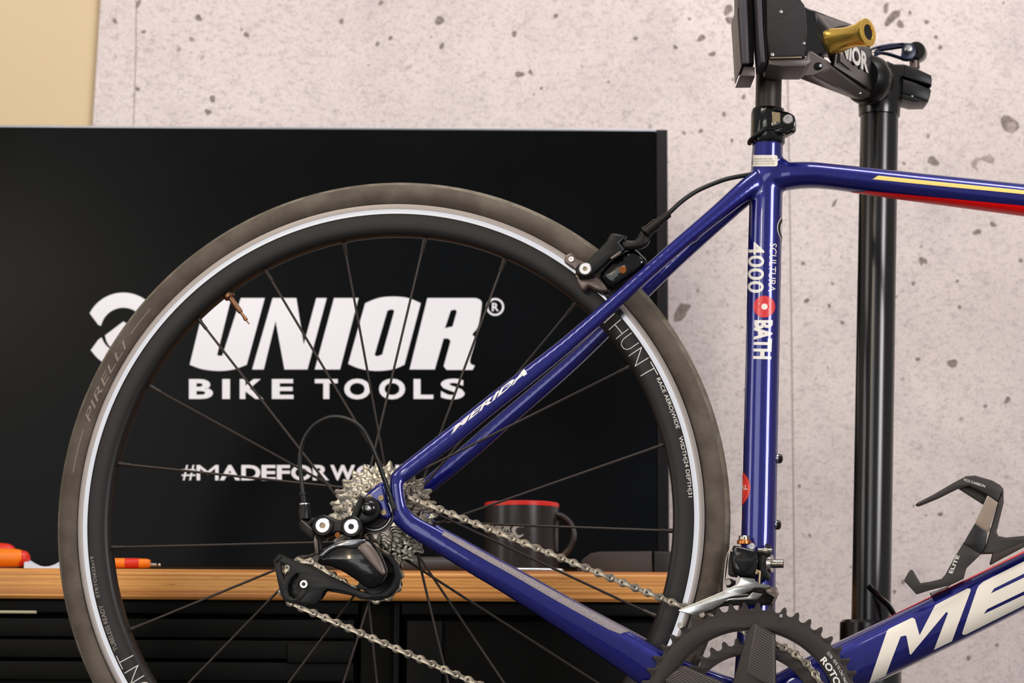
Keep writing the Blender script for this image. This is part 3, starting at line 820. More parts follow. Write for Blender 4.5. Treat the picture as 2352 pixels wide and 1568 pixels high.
# painted lines: along a tube, x = position along it, y = angle about its axis
def alongtube(pxs, q=0):
    path = catmull([P(*p) for p in pxs], 12)
    cum = [0.0]
    for a_, b_ in zip(path[:-1], path[1:]): cum.append(cum[-1] + (b_ - a_).length)
    def f(x, y):
        s_ = min(max(x, 0), 0.9999) * cum[-1]; i = 0
        while cum[i + 1] < s_: i += 1
        o = path[i].lerp(path[i + 1], (s_ - cum[i]) / (cum[i + 1] - cum[i])); ax = (path[i + 1] - path[i]).normalized()
        up = Yv.cross(ax).normalized(); up = up if up.z > 0 else -up
        d = (-Yv) * math.cos(y) + up * math.sin(y)
        return o + d * 0.08, -d
    return f
TT = alongtube([(1880, 404), (1920, 407), (2100, 429), (2352, 459), (2700, 502), (3020, 543)])
def strip(fn, pts, m, name, cell=0.02):
    vs, fs = poly2d([pts]); return fdecal(name, vs, fs, m, cell, fun=fn, off=0.0003)
def xs(px): return (px - 1880) / (3020 - 1880)
strip(TT, [(xs(1958), rad(-92)), (xs(2000), rad(-53)), (xs(2067), rad(-46)), (xs(2200), rad(-38)), (xs(2352), rad(-31)), (1, rad(-26)), (1, rad(-150)), (xs(1998), rad(-150))], 'paint_red', 'red_stripe')
strip(TT, [(xs(2008), rad(-4)), (xs(2020), rad(11)), (xs(2352), rad(18)), (1, rad(20)), (1, rad(8)), (xs(2352), rad(5))], 'paint_yellow', 'yellow_stripe')
DT = alongtube([(1940, 1533), (2000, 1505), (2200, 1408), (2352, 1333), (2700, 1160), (3000, 1014)])
strip(DT, [(0.12, rad(76)), (0.16, rad(68)), (0.4, rad(60)), (1, rad(58)), (1, rad(120)), (0.12, rad(114))], 'paint_red', 'red_stripe')
DTs = [(0.05, rad(-66)), (0.148, rad(-62)), (0.152, rad(-70)), (0.13, rad(-120)), (0.05, rad(-120))]
strip(DT, DTs, 'decal_cream', 'protective_film')
# chain-stay protector tape
CSP = alongtube([(1000, 1238, .064), (1090, 1290, .060), (1178, 1340, .055), (1300, 1413, .047), (1431, 1491, .037)])
v_, f_ = poly2d([[(0.02, rad(52)), (0.3, rad(47)), (0.6, rad(47)), (0.9, rad(52)), (0.955, rad(58)), (0.985, rad(80)), (0.985, rad(125)), (0.02, rad(125))]])
fdecal('chainstay_tape', v_, f_, 'guard_tape', 0.02, fun=CSP, off=0.0005)
# bottle bolts, hanger screws
for px, py, r in ((1790, 1053, 11.5), (1786, 1205, 11.5)):
    p = P(px - 3, py, 0); d = V((1, 0, -0.02))
    mk('boss_bolt', *lathe([(0.0046, -.004), (.0046, .0004), (.0048, .0012), (.0046, .0028), (.0034, .0042), (.0018, .0048), (0, .0049)], p, d, 20), 'black_gloss', frame)
    mk('boss_washer', *lathe([(.0030, -.0010), (.0050, -.0010), (.0050, .0004), (.0030, .0004)], p, d, 20), 'silver', frame)
for c in ((680, 510), (938, 525), (995, 850)):
    q = Zh([c])[0]
    mk('hanger_screw', *bolt(P(*q, .0652), (0, -1, 0), .0030, .0016, .0012, .001, 20), 'gold_dull', frame)

# ------------------------------------------------------------------ seat post and collar
ax0, ax1 = P(1762, 380), P(1766.5, 150)
axd = (ax1 - ax0).normalized()
def onax(py):
    t = (py - 380) / (150 - 380); return ax0 + (ax1 - ax0) * t
sp = mk('seat_post', *cyl(onax(360), onax(55), .0129, seg=40), 'post_graphite', bike)
cl = mk('seat_clamp', *tube([onax(332), onax(328), onax(262), onax(252)], [(.0160, .0160), (.0171, .0172), (.0171, .0172), (.0160, .0160)], 40), 'black_gloss', bike, label='glossy black seat clamp collar with bolt')
Zc = crop(1640, 0, 4.356)
mk('ear', *pl(Zc([(560, 1110), (690, 1105), (760, 1125), (805, 1160), (818, 1230), (800, 1280), (740, 1310), (690, 1335), (560, 1300)]), .0165, .024, .002, 2), 'black_gloss', cl)
mk('bolt', *bolt(P(*Zc([(740, 1196)])[0], .0162), (0, -1, 0), .0051, .0024, .0022), 'silver', cl)
vs, fs = poly2d([Zc([(582, 1118), (662, 1128), (662, 1220), (584, 1218)])])
CB = BVHTree.FromPolygons(*[list(q) for q in pl(Zc([(560, 1110), (690, 1105), (760, 1125), (805, 1160), (818, 1230), (800, 1280), (740, 1310), (690, 1335), (560, 1300)]), .0165, .024, .002, 2)])
fdecal('torque_mark', vs, fs, 'gold_dull', bvh=CB, par=cl)
mk('rubber_band', *loft([P(*Zc([c])[0], w) for c, w in (((352, 1440), .002), ((365, 1400), .010), ((440, 1340), .0175), ((510, 1290), .019), ((600, 1278), .0178), ((690, 1250), .0165))], [(.0016, .0022)] * 6, 5, 8), 'black_satin', cl)

# ------------------------------------------------------------------ rear wheel
def revolve(prof, n=240, closed=True):
    vs, fs = [], []; m = len(prof)
    for i in range(n):
        a = 2 * math.pi * i / n; c, s = math.cos(a), math.sin(a)
        for r, w in prof: vs.append(V((r * c, -w, r * s)))
    for i in range(n):
        for k in range(m if closed else m - 1):
            a = i * m + k; b = i * m + (k + 1) % m; j = ((i + 1) % n) * m
            fs.append((a, b, j + (k + 1) % m, j + k))
    return vs, fs
half = [(.3150, .0095), (.3165, .0102), (.3166, .0114), (.3064, .0120), (.3060, .0114), (.3045, .0116), (.2990, .0117), (.2935, .0112), (.2895, .0102), (.2868, .0088), (.2854, .0068), (.2849, .0035)]
rimp = half + [(.2848, 0)] + [(r, -w) for r, w in reversed(half)]
rv, rf = revolve(rimp)
rim = mk('rear_wheel', rv, rf, 'rim_black', bike, 30, label='rear wheel with black rim and black spokes')
RB = BVHTree.FromPolygons(rv, rf)
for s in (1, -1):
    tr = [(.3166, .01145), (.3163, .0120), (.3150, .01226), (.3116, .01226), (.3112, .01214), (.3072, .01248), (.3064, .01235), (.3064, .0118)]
    bt = mk('brake_track', *revolve([(r, s * w) for r, w in tr], closed=True), 'brake_track', rim, 30, label='bright machined aluminium brake track', mats=['brake_dim_reflect'])
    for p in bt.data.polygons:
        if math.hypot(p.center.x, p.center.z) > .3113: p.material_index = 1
# tyre
def tyre():
    rc, mr = .3268, .0137; prof = []
    for k in range(33):
        a = rad(-143 + 286 * k / 32)
        r = mr * (1.0 if abs(a) > rad(44) else 1.028)
        prof.append((rc + r * math.cos(a), r * math.sin(a)))
    prof += [(.3152, .0092), (.3152, -.0092)]
    return revolve(prof, 300)
tv, tf_ = tyre()
tyo = mk('tyre', tv, tf_, 'rubber', rim, 22, mats=['rubber_tread'], label='worn grey-brown slick tyre')
for p in tyo.data.polygons:
    c = p.center
    if math.hypot(c.x, c.z) > .3268 + .0137 * math.cos(rad(45)): p.material_index = 1
TB = BVHTree.FromPolygons(tv, tf_)
# hub
hub = mk('hub', *lathe([(0, -.058), (.005, -.058), (.005, -.046), (.012, -.044), (.016, -.040), (.0185, -.038), (.0185, -.034), (.011, -.030), (.010, 0), (.013, .012), (.026, .015), (.0265, .0195), (.018, .021), (.017, .058), (.006, .0605), (0, .0605)], (0, 0, 0), (0, -1, 0), 40), 'black_alloy', rim)
# spokes: 21, two crossed on the drive side for each radial one on the far side
SPK0 = 82.9
for i in range(21):
    th = rad(SPK0 - 360.0 / 21 * i)
    kind = i % 3      # 0 passes behind, 1 passes ahead, 2 radial
    if kind == 2: he = th; rf_, wf = .0175, -.036
    else: he = th + rad(78 if kind == 0 else -78); rf_, wf = .0245, .0172 + (.0022 if kind == 0 else -.0004)
    a = V((rf_ * math.cos(he), -wf, rf_ * math.sin(he)))
    b = V((.2850 * math.cos(th), -(.002 if kind != 2 else -.002), .2850 * math.sin(th)))
    d = (b - a).normalized()
    n0 = b - d * .013
    sp_ = mk('spoke', *tube([a, a.lerp(n0, 0.1), a.lerp(n0, 0.9), n0], [(.0009, .00125)] * 4, 8), 'spoke_black', rim)
    mk('nipple', *lathe([(0, 0), (.0014, 0), (.0018, .0008), (.0018, .009), (.0024, .0105), (.0024, .014)], n0 - d * .001, d, 10), 'spoke_black', rim)
# valve
pv = P(526, 679, 0); pvd = (V((0, 0, 0)) - pv).normalized()
pv = -pvd * .2855
va = mk('valve', *lathe([(.0028, -.004), (.0028, .022), (.0024, .024), (.0016, .0245), (.0016, .030), (.0021, .0305), (.0021, .034), (.0008, .0345), (.0008, .039), (0, .039)], pv, pvd, 16), 'bronze', rim, label='bronze valve stem')
mk('valve_nut', *lathe([(.003, .0), (.0056, .0), (.0060, .0012), (.0058, .0042), (.0050, .0052), (.003, .0052)], pv, pvd, 16), 'bronze', rim)
# prints on rim and tyre (clockwise, letter tops outwards)
def arctext(name, s, a0, a1, r0, r1, m, bvh, par, bold=0.0, shear=0.0, nx=0.012, c=(0, 0), off=0.0002, space=1.0):
    v, f = text2d(s, bold, shear, space)
    return fdecal(name, v, f, m, nx, fun=polar(c, a0, a1, r0, r1), bvh=bvh, par=par, off=off)
W0 = .0118
a = ang(1511, 868, W0); b = ang(1556, 984, W0)
arctext('rim_print', 'RACE AERO|WIDE', a, b, .3002, .3052, 'decal_white', RB, rim)
a = ang(1567, 1001, W0); b = ang(1589, 1141, W0)
arctext('rim_print', 'WIDTH|24 DEPTH|31', a, b, .3002, .3052, 'decal_white', RB, rim)
a = ang(270, 1492, W0); b = ang(236, 1388, W0)
arctext('rim_print', 'TUBELESS READY', a, b - 0, .3002, .3048, 'decal_grey', RB, rim, 0.006)
a = ang(230, 1370, W0); b = ang(214, 1277, W0)
arctext('rim_print', 'ETRTO|622x19', a, b, .3002, .3048, 'decal_grey', RB, rim, 0.006)
def hunt(aT, dirn):
    """thin-stroke HUNT ending at angle aT, going clockwise; x in metres of arc, y radius"""
    rm_ = .2975; st = .00075
    lets = {'H': [[(0, 0), (0, 1)], [(.72, 0), (.72, 1)], [(0, .5), (.72, .5)]],
            'U': [[(0, 1), (0, .35), (.08, .12), (.25, 0), (.47, 0), (.64, .12), (.72, .35), (.72, 1)]],
            'N': [[(0, 0), (0, 1), (.74, 0), (.74, 1)]], 'T': [[(0, 1), (.84, 1)], [(.42, 1), (.42, 0)]]}
    hgt = .0150; r0 = .2895; x = 0; items = []
    for ch, adv in (('H', .98), ('U', 1.0), ('N', .98), ('T', .84)):
        items.append((ch, x)); x += adv * .0172
    tot = x
    for ch, x0 in items:
        av, af = [], []
        for s in lets[ch]:
            v, f = ribbon([(x0 + q[0] * .0165, q[1] * hgt) for q in s], st)
            k = len(av); av += v; af += [tuple(i + k for i in q) for q in f]
        fn = lambda x_, y_: polar((0, 0), aT + (tot - x_) / rm_, 0, r0 + y_, 0)(0, 0)
        fdecal('brand_letter', av, af, 'decal_white', .0025, fun=fn, bvh=RB, par=rim)
    v, f = ribbon([(-.0085, .001), (-.0085, hgt - .001)], st); v2, f2 = ribbon([(-.0085, .001), (-.012, .001)], st)
    fdecal('brand_mark', v + v2, f + [tuple(i + 4 for i in q) for q in f2], 'decal_white', .0025, fun=fn, bvh=RB, par=rim)
hunt(ang(1509, 862, W0), 1)
hunt(ang(262, 1508, W0), 1)
a = ang(197, 968, .0137); b = ang(283, 779, .0137)
arctext('tyre_print', 'PIRELLI', a, b, .3222, .3288, 'tyre_print', TB, tyo, 0.0, 0.3, off=0.0003)
for p0, p1 in (((167, 1085), (190, 988)), ((296, 765), (342, 706))):
    v, f = poly2d([[(0, 0), (1, 0), (1, 1), (0, 1)]])
    fdecal('tyre_line', v, f, 'tyre_print', .05, fun=polar((0, 0), ang(*p0, .0137), ang(*p1, .0137), .3256, .3265), bvh=TB, par=tyo, off=0.0003)

# ------------------------------------------------------------------ cassette
teeth = (26, 24, 22, 20, 18, 17, 16, 15, 14, 13, 12)
cas = mk('cassette', *lathe([(.0172, .0195), (.0172, .0605), (.0185, .0605), (.0198, .0612), (.0198, .0622), (.0150, .0626), (.0140, .0600), (.012, .0600)], (0, 0, 0), (0, -1, 0), 48), 'black_alloy', bike, label='silver cassette of eleven cogs with black lockring')
for i, n in enumerate(teeth):
    pr = 12.7e-3 / (2 * math.sin(math.pi / n)); w = .0225 + i * .0037
    lp = [gear(n, pr, .0024, ph=i * 0.37)]
    lp.append(circle((0, 0), .0170, 32)[::-1])
    if n >= 18:
        k = 12 if n < 22 else 18
        for j in range(k):
            a = 2 * math.pi * j / k + i * .2; rr = pr - .0085
            lp.append(circle((rr * math.cos(a), rr * math.sin(a)), .0019, 8))
    mk('cog', *slab(lp, -w - .0008, -w + .0008, .0003), 'steel', cas, 25)
for r0, r1, nm in ((.0190, .0194, 'ring'), (.0164, .0168, 'ring')):
    mk('lockring_line', *lathe([(r0, .0618 if r0 > .018 else .0628), (r1, .0618 if r0 > .018 else .0628), (r1, .0626 if r0 > .018 else .0629), (r0, .0627 if r0 > .018 else .0629)], (0, 0, 0), (0, -1, 0), 48), 'silver', cas)

# ------------------------------------------------------------------ chainrings, spider, crank axle
CW = .0435
ring_c = (BU, BVv)
crk = mk('crankset', *lathe([(0, -.03), (.0115, -.03), (.0115, .040), (.022, .042), (.022, .052), (.018, .056), (.010, .057), (.010, .052), (0, .052)], bbp, (0, -1, 0), 40), 'crank_grey', bike, label='dark grey crankset with two chainrings')
def ringarc(r, a0, a1, n=24): return [(BU + r * math.cos(rad(a0 + (a1 - a0) * i / n)), BVv + r * math.sin(rad(a0 + (a1 - a0) * i / n))) for i in range(n + 1)]
mk('outer_chainring', *slab([gear(52, 12.7e-3 / (2 * math.sin(math.pi / 52)), .0031, ring_c, ph=rad(72.15)), circle(ring_c, .0815, 72)[::-1]], -CW - .0012, -CW + .0012, .0005), 'crank_grey', crk, 25)
mk('outer_chainring_face', *slab([circle(ring_c, .0992, 96), circle(ring_c, .0835, 96)[::-1]], -CW - .0030, -CW - .0011, .0006), 'crank_grey', crk)
mk('inner_chainring', *slab([gear(36, 12.7e-3 / (2 * math.sin(math.pi / 36)), .0025, ring_c), circle(ring_c, .0590, 72)[::-1]], -.0385 - .0012, -.0385 + .0012, .0005), 'crank_grey', crk, 25)
Z4 = crop(1440, 1180, 3.92)
def spider(pts, ribs=True, base=None):
    o = mk('spider_arm', *pl(pts, .0535, .011, .0018), 'crank_grey', crk)
    return o
def rotpts(pts, dang):
    c, s = math.cos(dang), math.sin(dang); out = []
    for x, z in pts: out.append((BU + (x - BU) * c - (z - BVv) * s, BVv + (x - BU) * s + (z - BVv) * c))
    return out
armA = Z4([(1080, 1070), (1130, 985), (1155, 968), (1335, 1085), (1342, 1521), (1330, 1700), (1000, 1760), (950, 1521)])
armB = Z4([(330, 1490), (480, 1368), (520, 1362), (870, 1521), (1010, 1660), (1000, 1800), (760, 1840), (420, 1640)])
for arm, face in ((armA, [(1158, 990), (1322, 1092), (1328, 1521), (1320, 1600), (1250, 1521), (1080, 1425)]),
                  (armB, [(350, 1490), (490, 1380), (520, 1376), (850, 1516), (900, 1570), (640, 1580), (420, 1560)])):
    o = spider(arm)
    a = [(P(x, y, .0535).x, P(x, y, .0535).z) for x, y in Z4(face)]
    mk('rib_panel', *slab([a], -.0541, -.0533, .0003), 'crank_rib', o)
    # engraved ribs
    xs_ = [q[0] for q in a]; zs_ = [q[1] for q in a]
    vs, fs = [], []
    th = rad(-32) if arm is armA else rad(28)
    dx, dz = math.cos(th), math.sin(th)
    def clipseg(px_, pz_):
        ts = []
        n = len(a)
        for i in range(n):
            (x0, z0), (x1, z1) = a[i], a[(i + 1) % n]
            ex, ez = x1 - x0, z1 - z0
            den = dx * ez - dz * ex
            if abs(den) < 1e-12: continue
            t = ((x0 - px_) * ez - (z0 - pz_) * ex) / den
            u = ((x0 - px_) * dz - (z0 - pz_) * dx) / den
            if 0 <= u <= 1: ts.append(t)
        return sorted(ts)
    cx0, cz0 = sum(xs_) / len(xs_), sum(zs_) / len(zs_)
    for k in range(-40, 41):
        px_, pz_ = cx0 - dz * k * .0021, cz0 + dx * k * .0021
        ts = clipseg(px_, pz_)
        if len(ts) >= 2 and ts[-1] - ts[0] > .003:
            p0 = V((px_ + dx * (ts[0] + .0008), -.0542, pz_ + dz * (ts[0] + .0008))); p1 = V((px_ + dx * (ts[-1] - .0008), -.0542, pz_ + dz * (ts[-1] - .0008)))
            tv_, tf2_ = tube([p0, p1], .00042, 5)
            kk = len(vs); vs += tv_; fs += [tuple(i + kk for i in q) for q in tf2_]
    mk('rib_lines', vs, fs, 'crank_grey', o)
for dang in (rad(175), rad(265)):
    a = [(P(x, y, .0535).x, P(x, y, .0535).z) for x, y in armA]
    mk('spider_arm', *slab([rotpts(a, dang)], -.0535, -.0425, .0018), 'crank_grey', crk)
KB = BVHTree.FromPolygons(*[list(q) for q in slab([circle(ring_c, .0992, 96), circle(ring_c, .0835, 96)[::-1]], -CW - .0030, -CW - .0011, .0006)])
a0 = ang(1893, 1508, .047, ring_c); a1 = ang(1935, 1588, .047, ring_c)
arctext('brand_print', 'ROTOR', a0, a1, .0842, .0905, 'decal_white', KB, crk, 0.03, c=ring_c, nx=.02)
a0 = ang(1905, 1494, .047, ring_c); a1 = ang(1958, 1580, .047, ring_c)
arctext('size_print', '52/36  7075 T6 CNC MADE IN', a0, a1, .0935, .0962, 'decal_white', KB, crk, 0.0, c=ring_c, nx=.02)
mk('ring_pin', *cyl(P(*Z4([(1387, 918)])[0], .0462), P(*Z4([(1387, 918)])[0], .0478), .0017), 'silver', crk)

# ------------------------------------------------------------------ chain
GP = P(868, 1326, .0505); TP = P(697.5, 1340, .0505)
RC = 12.7e-3 / (2 * math.sin(math.pi / 13)); RP = .0222; RR = 12.7e-3 / (2 * math.sin(math.pi / 36))
circ_ = [((BU, BVv), RR, 1, .0385), ((0, 0), RC, 1, .0558), ((GP.x, GP.z), RP, -1, .0530), ((TP.x, TP.z), RP, 1, .0510), ((BU, BVv), RR, 1, .0385)]
def tangent(c1, c2):
    (p, r1, s1, w1), (q, r2, s2, w2) = c1, c2
    D = V((q[0] - p[0], q[1] - p[1])); L = D.length; phi = math.atan2(D.y, D.x)
    th = phi + math.asin((s1 * r1 - s2 * r2) / L)
    rgt = V((math.sin(th), -math.cos(th)))
    return V(p) + rgt * (s1 * r1), V(q) + rgt * (s2 * r2)
tans = [tangent(circ_[i], circ_[i + 1]) for i in range(4)]
path = []
def arcpts(c, r, s, p, q, w):
    a = math.atan2(p.y - c[1], p.x - c[0]); b = math.atan2(q.y - c[1], q.x - c[0])
    if s > 0:
        while b < a: b += 2 * math.pi
    else:
        while b > a: b -= 2 * math.pi
    n = max(3, int(abs(b - a) * r / .0008))
    return [(c[0] + r * math.cos(a + (b - a) * i / n), c[1] + r * math.sin(a + (b - a) * i / n), w) for i in range(n + 1)]
st = V((BU + RR, BVv))
path += arcpts(circ_[0][0], RR, 1, V((BU + RR * math.cos(rad(-60)), BVv + RR * math.sin(rad(-60)))), tans[0][0], .0385)
for i in range(1, 4):
    path += arcpts(circ_[i][0], circ_[i][1], circ_[i][2], tans[i - 1][1], tans[i][0], circ_[i][3])
path += arcpts(circ_[4][0], RR, 1, tans[3][1], V((BU + RR * math.cos(rad(-64)), BVv + RR * math.sin(rad(-64)))), .0385)
pp = [V((x, -w, z)) for x, z, w in path]
acc = [0]
for a, b in zip(pp[:-1], pp[1:]): acc.append(acc[-1] + (b - a).length)
def atlen(s):
    import bisect
    i = min(max(bisect.bisect(acc, s) - 1, 0), len(pp) - 2)
    d = acc[i + 1] - acc[i]
    return pp[i].lerp(pp[i + 1], 0 if d < 1e-9 else (s - acc[i]) / d)
pins = [atlen(.0127 * k + .0050) for k in range(int((acc[-1] - .006) / .0127))]
def linkshape(r, wst):
    h = .00635; out = []
    for k in range(11):
        a = rad(-125 + 250 * k / 10); out.append((h + r * math.cos(a), r * math.sin(a)))
    out += [(.0022, wst * 1.06), (0, wst), (-.0022, wst * 1.06)]
    for k in range(11):
        a = rad(55 + 250 * k / 10); out.append((-h + r * math.cos(a), r * math.sin(a)))
    out += [(-.0022, -wst * 1.06), (0, -wst), (.0022, -wst * 1.06)]
    return out
def linkmesh(name, wo, r, wst, th, m):
    shp = linkshape(r, wst)
    holes = [circle((.00635, 0), .0013, 8)[::-1], circle((-.00635, 0), .0013, 8)[::-1]]
    pa = slab([shp] + holes, -wo, -wo + th, .0003); pb = slab([shp], wo - th, wo, .0003)
    o = mk(name, *join(pa, pb), m, None, 30); return o
outp = linkmesh('outer_link', .0028, .0042, .0021, .0010, 'chain_steel')
inp = linkmesh('inner_link', .0018, .0040, .0022, .0009, 'chain_steel')
pv_, pf_, pid = [], [], []
for p in pins:
    for q in (lathe([(0, -.0026), (.0017, -.0026), (.0022, -.0030), (.0022, .0026), (.0019, .0030), (.0010, .0029), (.0009, .0020), (0, .0020)], p, (0, -1, 0), 12),
              lathe([(.0038, -.0012), (.0038, .0012)], p, (0, -1, 0), 12)):
        k = len(pv_); pv_ += q[0]; pf_ += [tuple(i + k for i in f) for f in q[1]]
        pid += [1 if len(q[1]) > 20 and j >= len(q[1]) - 24 else 0 for j in range(len(q[1]))]
chain = mk('chain', pv_, pf_, 'chain_steel', bike, 30, label='silver bicycle chain', mats=['decal_black'], idx=pid)
used = {'o': False, 'i': False}
for k in range(len(pins) - 1):
    a, b = pins[k], pins[k + 1]
    key, src = ('o', outp) if k % 2 == 0 else ('i', inp)
    if used[key]: o = src.copy(); COL.objects.link(o)
    else: o = src; used[key] = True
    o.parent = chain; d = b - a
    o.location = (a + b) / 2
    o.rotation_euler = (0, -math.atan2(d.z, d.x), 0)

# ------------------------------------------------------------------ rear derailleur
Z1 = crop(580, 920, 3.136)
def z1(x, y, w): return P(*Z1([(x, y)])[0], w)
OUT = (0, -1, 0)
rd = mk('rear_derailleur', *pl(Z1([(455, 1150), (480, 1105), (520, 1062), (590, 1012), (650, 992), (760, 985), (830, 998), (880, 1050), (925, 1120), (958, 1200), (960, 1250), (905, 1330), (825, 1350), (745, 1295), (650, 1232), (560, 1192), (490, 1182)]), .0885, .018, .006, 2), 'black_gloss', bike, 60, label='black rear derailleur with a painted-in sheen')
mk('sheen_patch', *pl(Z1([(478, 1112), (520, 1066), (590, 1020), (650, 1000), (760, 992), (820, 1002), (745, 1062), (640, 1055), (560, 1085), (505, 1130)]), .0912, .004, .0019, 3), 'body_sheen', rd, 60)  # bright metal patch builds in the ceiling reflection on the glossy black body
mk('trim_strip', *pl(Z1([(750, 1058), (812, 1015), (868, 1055), (915, 1125), (955, 1225), (950, 1252), (925, 1258), (860, 1190), (790, 1112)]), .0922, .005, .0018, 2), 'grey_alloy', rd, 60)
mk('hanger_link', *pl(Z1([(790, 700), (850, 690), (905, 730), (915, 790), (890, 850), (830, 880), (775, 900), (740, 960), (690, 965), (655, 920), (670, 870), (720, 840), (760, 790), (765, 730)]), .0745, .009, .002, 2), 'black_satin', rd)
mk('link_fork', *pl(Z1([(770, 690), (800, 700), (770, 800), (745, 850), (700, 850), (735, 760)]), .0790, .006, .002, 2), 'black_satin', rd)
mk('hanger_bolt', *lathe([(.0062, 0), (.0072, .001), (.0072, .004), (.0055, .0055), (.0040, .0058), (.0030, .0072), (0, .0075)], z1(840, 777, .0745), OUT, 28), 'black_gloss', rd)
mk('hanger_bolt_tip', *lathe([(.0022, 0), (.0022, .0006), (.0012, .0010), (0, .0011)], z1(840, 777, .0818), OUT, 16), 'silver', rd)
mk('knuckle', *pl(Z1([(440, 900), (450, 850), (500, 818), (560, 835), (620, 858), (700, 850), (760, 870), (782, 920), (760, 975), (700, 985), (640, 960), (580, 965), (520, 985), (460, 960)]), .0850, .014, .003, 3), 'black_satin', rd, 60)
for c, r, rh, m2 in (((510, 900), .0078, .0030, 'gold_dull'), ((716, 908), .0080, .0029, 'decal_black')):
    p = z1(c[0], c[1], .0845)
    b = mk('pivot_collar', *lathe([(.0074, 0), (.0104, 0), (.0104, .0022), (.0092, .0032), (.0076, .0030)], p, OUT, 32), 'black_satin', rd)
    mk('pivot_bolt', *bolt(p, OUT, r, .0038, rh, .002, 32), 'silver', rd)
    mk('bolt_socket', *lathe([(0, .0017), (rh, .0017), (rh, .0019), (0, .0019)], p, OUT, 6), m2, rd)
mk('cable_arm', *pl(Z1([(340, 850), (345, 930), (420, 1000), (445, 990), (450, 935), (420, 900), (440, 880), (470, 860), (455, 840), (410, 845), (400, 862)]), .0800, .006, .0018, 2), 'black_satin', rd)
mk('cable_arm_edge', *pl(Z1([(338, 852), (352, 850), (425, 918), (430, 935), (400, 915)]), .0812, .002, .0006, 2), 'grey_alloy', rd)
mk('linkage_bar', *pl(Z1([(428, 935), (456, 958), (468, 1000), (476, 1108), (450, 1108), (438, 1010)]), .0790, .004, .0012, 1), 'grey_alloy', rd)
mk('linkage_bar', *pl(Z1([(472, 985), (492, 985), (505, 1060), (492, 1105), (478, 1090)]), .0775, .004, .0012, 1), 'black_alloy', rd)
mk('limit_screw', *cyl(z1(612, 968, .080), z1(612, 968, .088), .0026), 'copper', rd)
mk('barrel_adjuster', *lathe([(.0036, 0), (.0058, .001), (.0060, .010), (.0050, .012), (.0050, .0148), (.0030, .0150)], z1(378, 858, .0785), z1(374, 740, .0785) - z1(378, 858, .0785), 20), 'black_satin', rd)
mk('adjuster_ring', *lathe([(.0040, 0), (.0052, 0), (.0052, .0012), (.0040, .0012)], z1(374, 748, .0785), z1(374, 740, .0785) - z1(378, 858, .0785), 20), 'silver', rd)
mk('ferrule', *cyl(z1(372, 740, .0785), z1(363, 668, .0785), .0029), 'black_satin', rd)
mk('ferrule_lip', *cyl(z1(364, 680, .0785), z1(362.5, 662, .0785), .0037), 'black_alloy', rd)
cage_o = Z1([(150, 1152), (170, 1120), (195, 1103), (250, 1128), (470, 1215), (640, 1300), (760, 1360), (860, 1395), (930, 1380), (985, 1330), (1010, 1260), (1000, 1190), (960, 1135), (910, 1110), (925, 1088), (1000, 1112), (1050, 1172), (1068, 1260), (1045, 1345), (985, 1408), (900, 1437), (780, 1427), (680, 1387), (600, 1362), (535, 1357), (505, 1380), (492, 1430), (455, 1465), (380, 1477), (300, 1462), (228, 1442), (200, 1390), (175, 1280)])
hole1 = Z1([(200, 1160), (272, 1192), (262, 1225), (240, 1258), (228, 1290), (212, 1240)])
hole2 = Z1([(262, 1322), (285, 1275), (318, 1245), (335, 1250), (312, 1300), (310, 1350), (325, 1400), (300, 1425), (265, 1400), (255, 1360)])
cage = mk('outer_cage', *pl([cage_o, hole1, hole2], .0610, .0026, .0009), 'black_satin', rd)
mk('cage_arm', *pl(Z1([(358, 1350), (398, 1365), (345, 1440), (300, 1440)]), .0618, .0015, .0004), 'black_alloy', cage)
mk('cage_notch', *pl(Z1([(155, 1150), (200, 1108), (215, 1125), (170, 1170)]), .0622, .0045, .0012), 'black_alloy', cage)
mk('inner_cage', *pl([Z1([(170, 1175), (210, 1140), (300, 1190), (480, 1268), (640, 1345), (860, 1412), (1000, 1330), (1060, 1240), (1080, 1330), (1000, 1420), (880, 1450), (700, 1400), (540, 1370), (500, 1430), (380, 1485), (230, 1445)]), Z1([(205, 1175), (262, 1200), (240, 1250), (226, 1285)]), Z1([(262, 1322), (285, 1275), (310, 1262), (306, 1350), (300, 1425), (265, 1400)])], .0450, .0020, .0006), 'black_satin', rd)
for c, nm in (((GP.x, GP.z), 'guide_pulley'), ((TP.x, TP.z), 'tension_pulley')):
    lp = [gear(11, .0222, .0022, c, ph=0.2), circle(c, .0040, 20)[::-1]]
    w = .0530 if nm == 'guide_pulley' else .0510
    mk(nm, *slab(lp, -w - .0012, -w + .0012, .0004), 'black_satin', rd)
q = z1(372, 1321, .0612)
mk('pulley_bolt', *bolt(q, OUT, .0043, .0022, .0020, .0015, 24), 'silver', rd)
mk('pulley_bolt_socket', *lathe([(0, .0009), (.0020, .0009), (.0020, .0011), (0, .0011)], q, OUT, 6), 'decal_black', rd)
mk('pulley_axle', *cyl(V((TP.x, -.061, TP.z)), V((TP.x, -.044, TP.z)), .004), 'black_alloy', rd)
mk('pulley_axle', *cyl(V((GP.x, -.062, GP.z)), V((GP.x, -.044, GP.z)), .005), 'black_alloy', rd)
# gear cable loop
hp = [(363, 668, .0785), (352, 560, .0790), (340, 440, .0800), (362, 300, .0815), (430, 190, .083), (530, 128, .084), (620, 118, .084), (710, 145, .084), (790, 205, .083), (850, 310, .081), (900, 430, .078), (950, 570, .074), (990, 680, .0715), (1030, 770, .069)]
mk('gear_cable', *tube(catmull([z1(*h) for h in hp], 8), .0022, 12, ref=(0, 1, 0.01)), 'cable_black', bike)
mk('cable_slot', *pl(Z1([(968, 640), (985, 690), (1005, 780), (1030, 790), (1040, 765), (1010, 700)]), .0735, .003, .0006, 1), 'decal_black', bike)

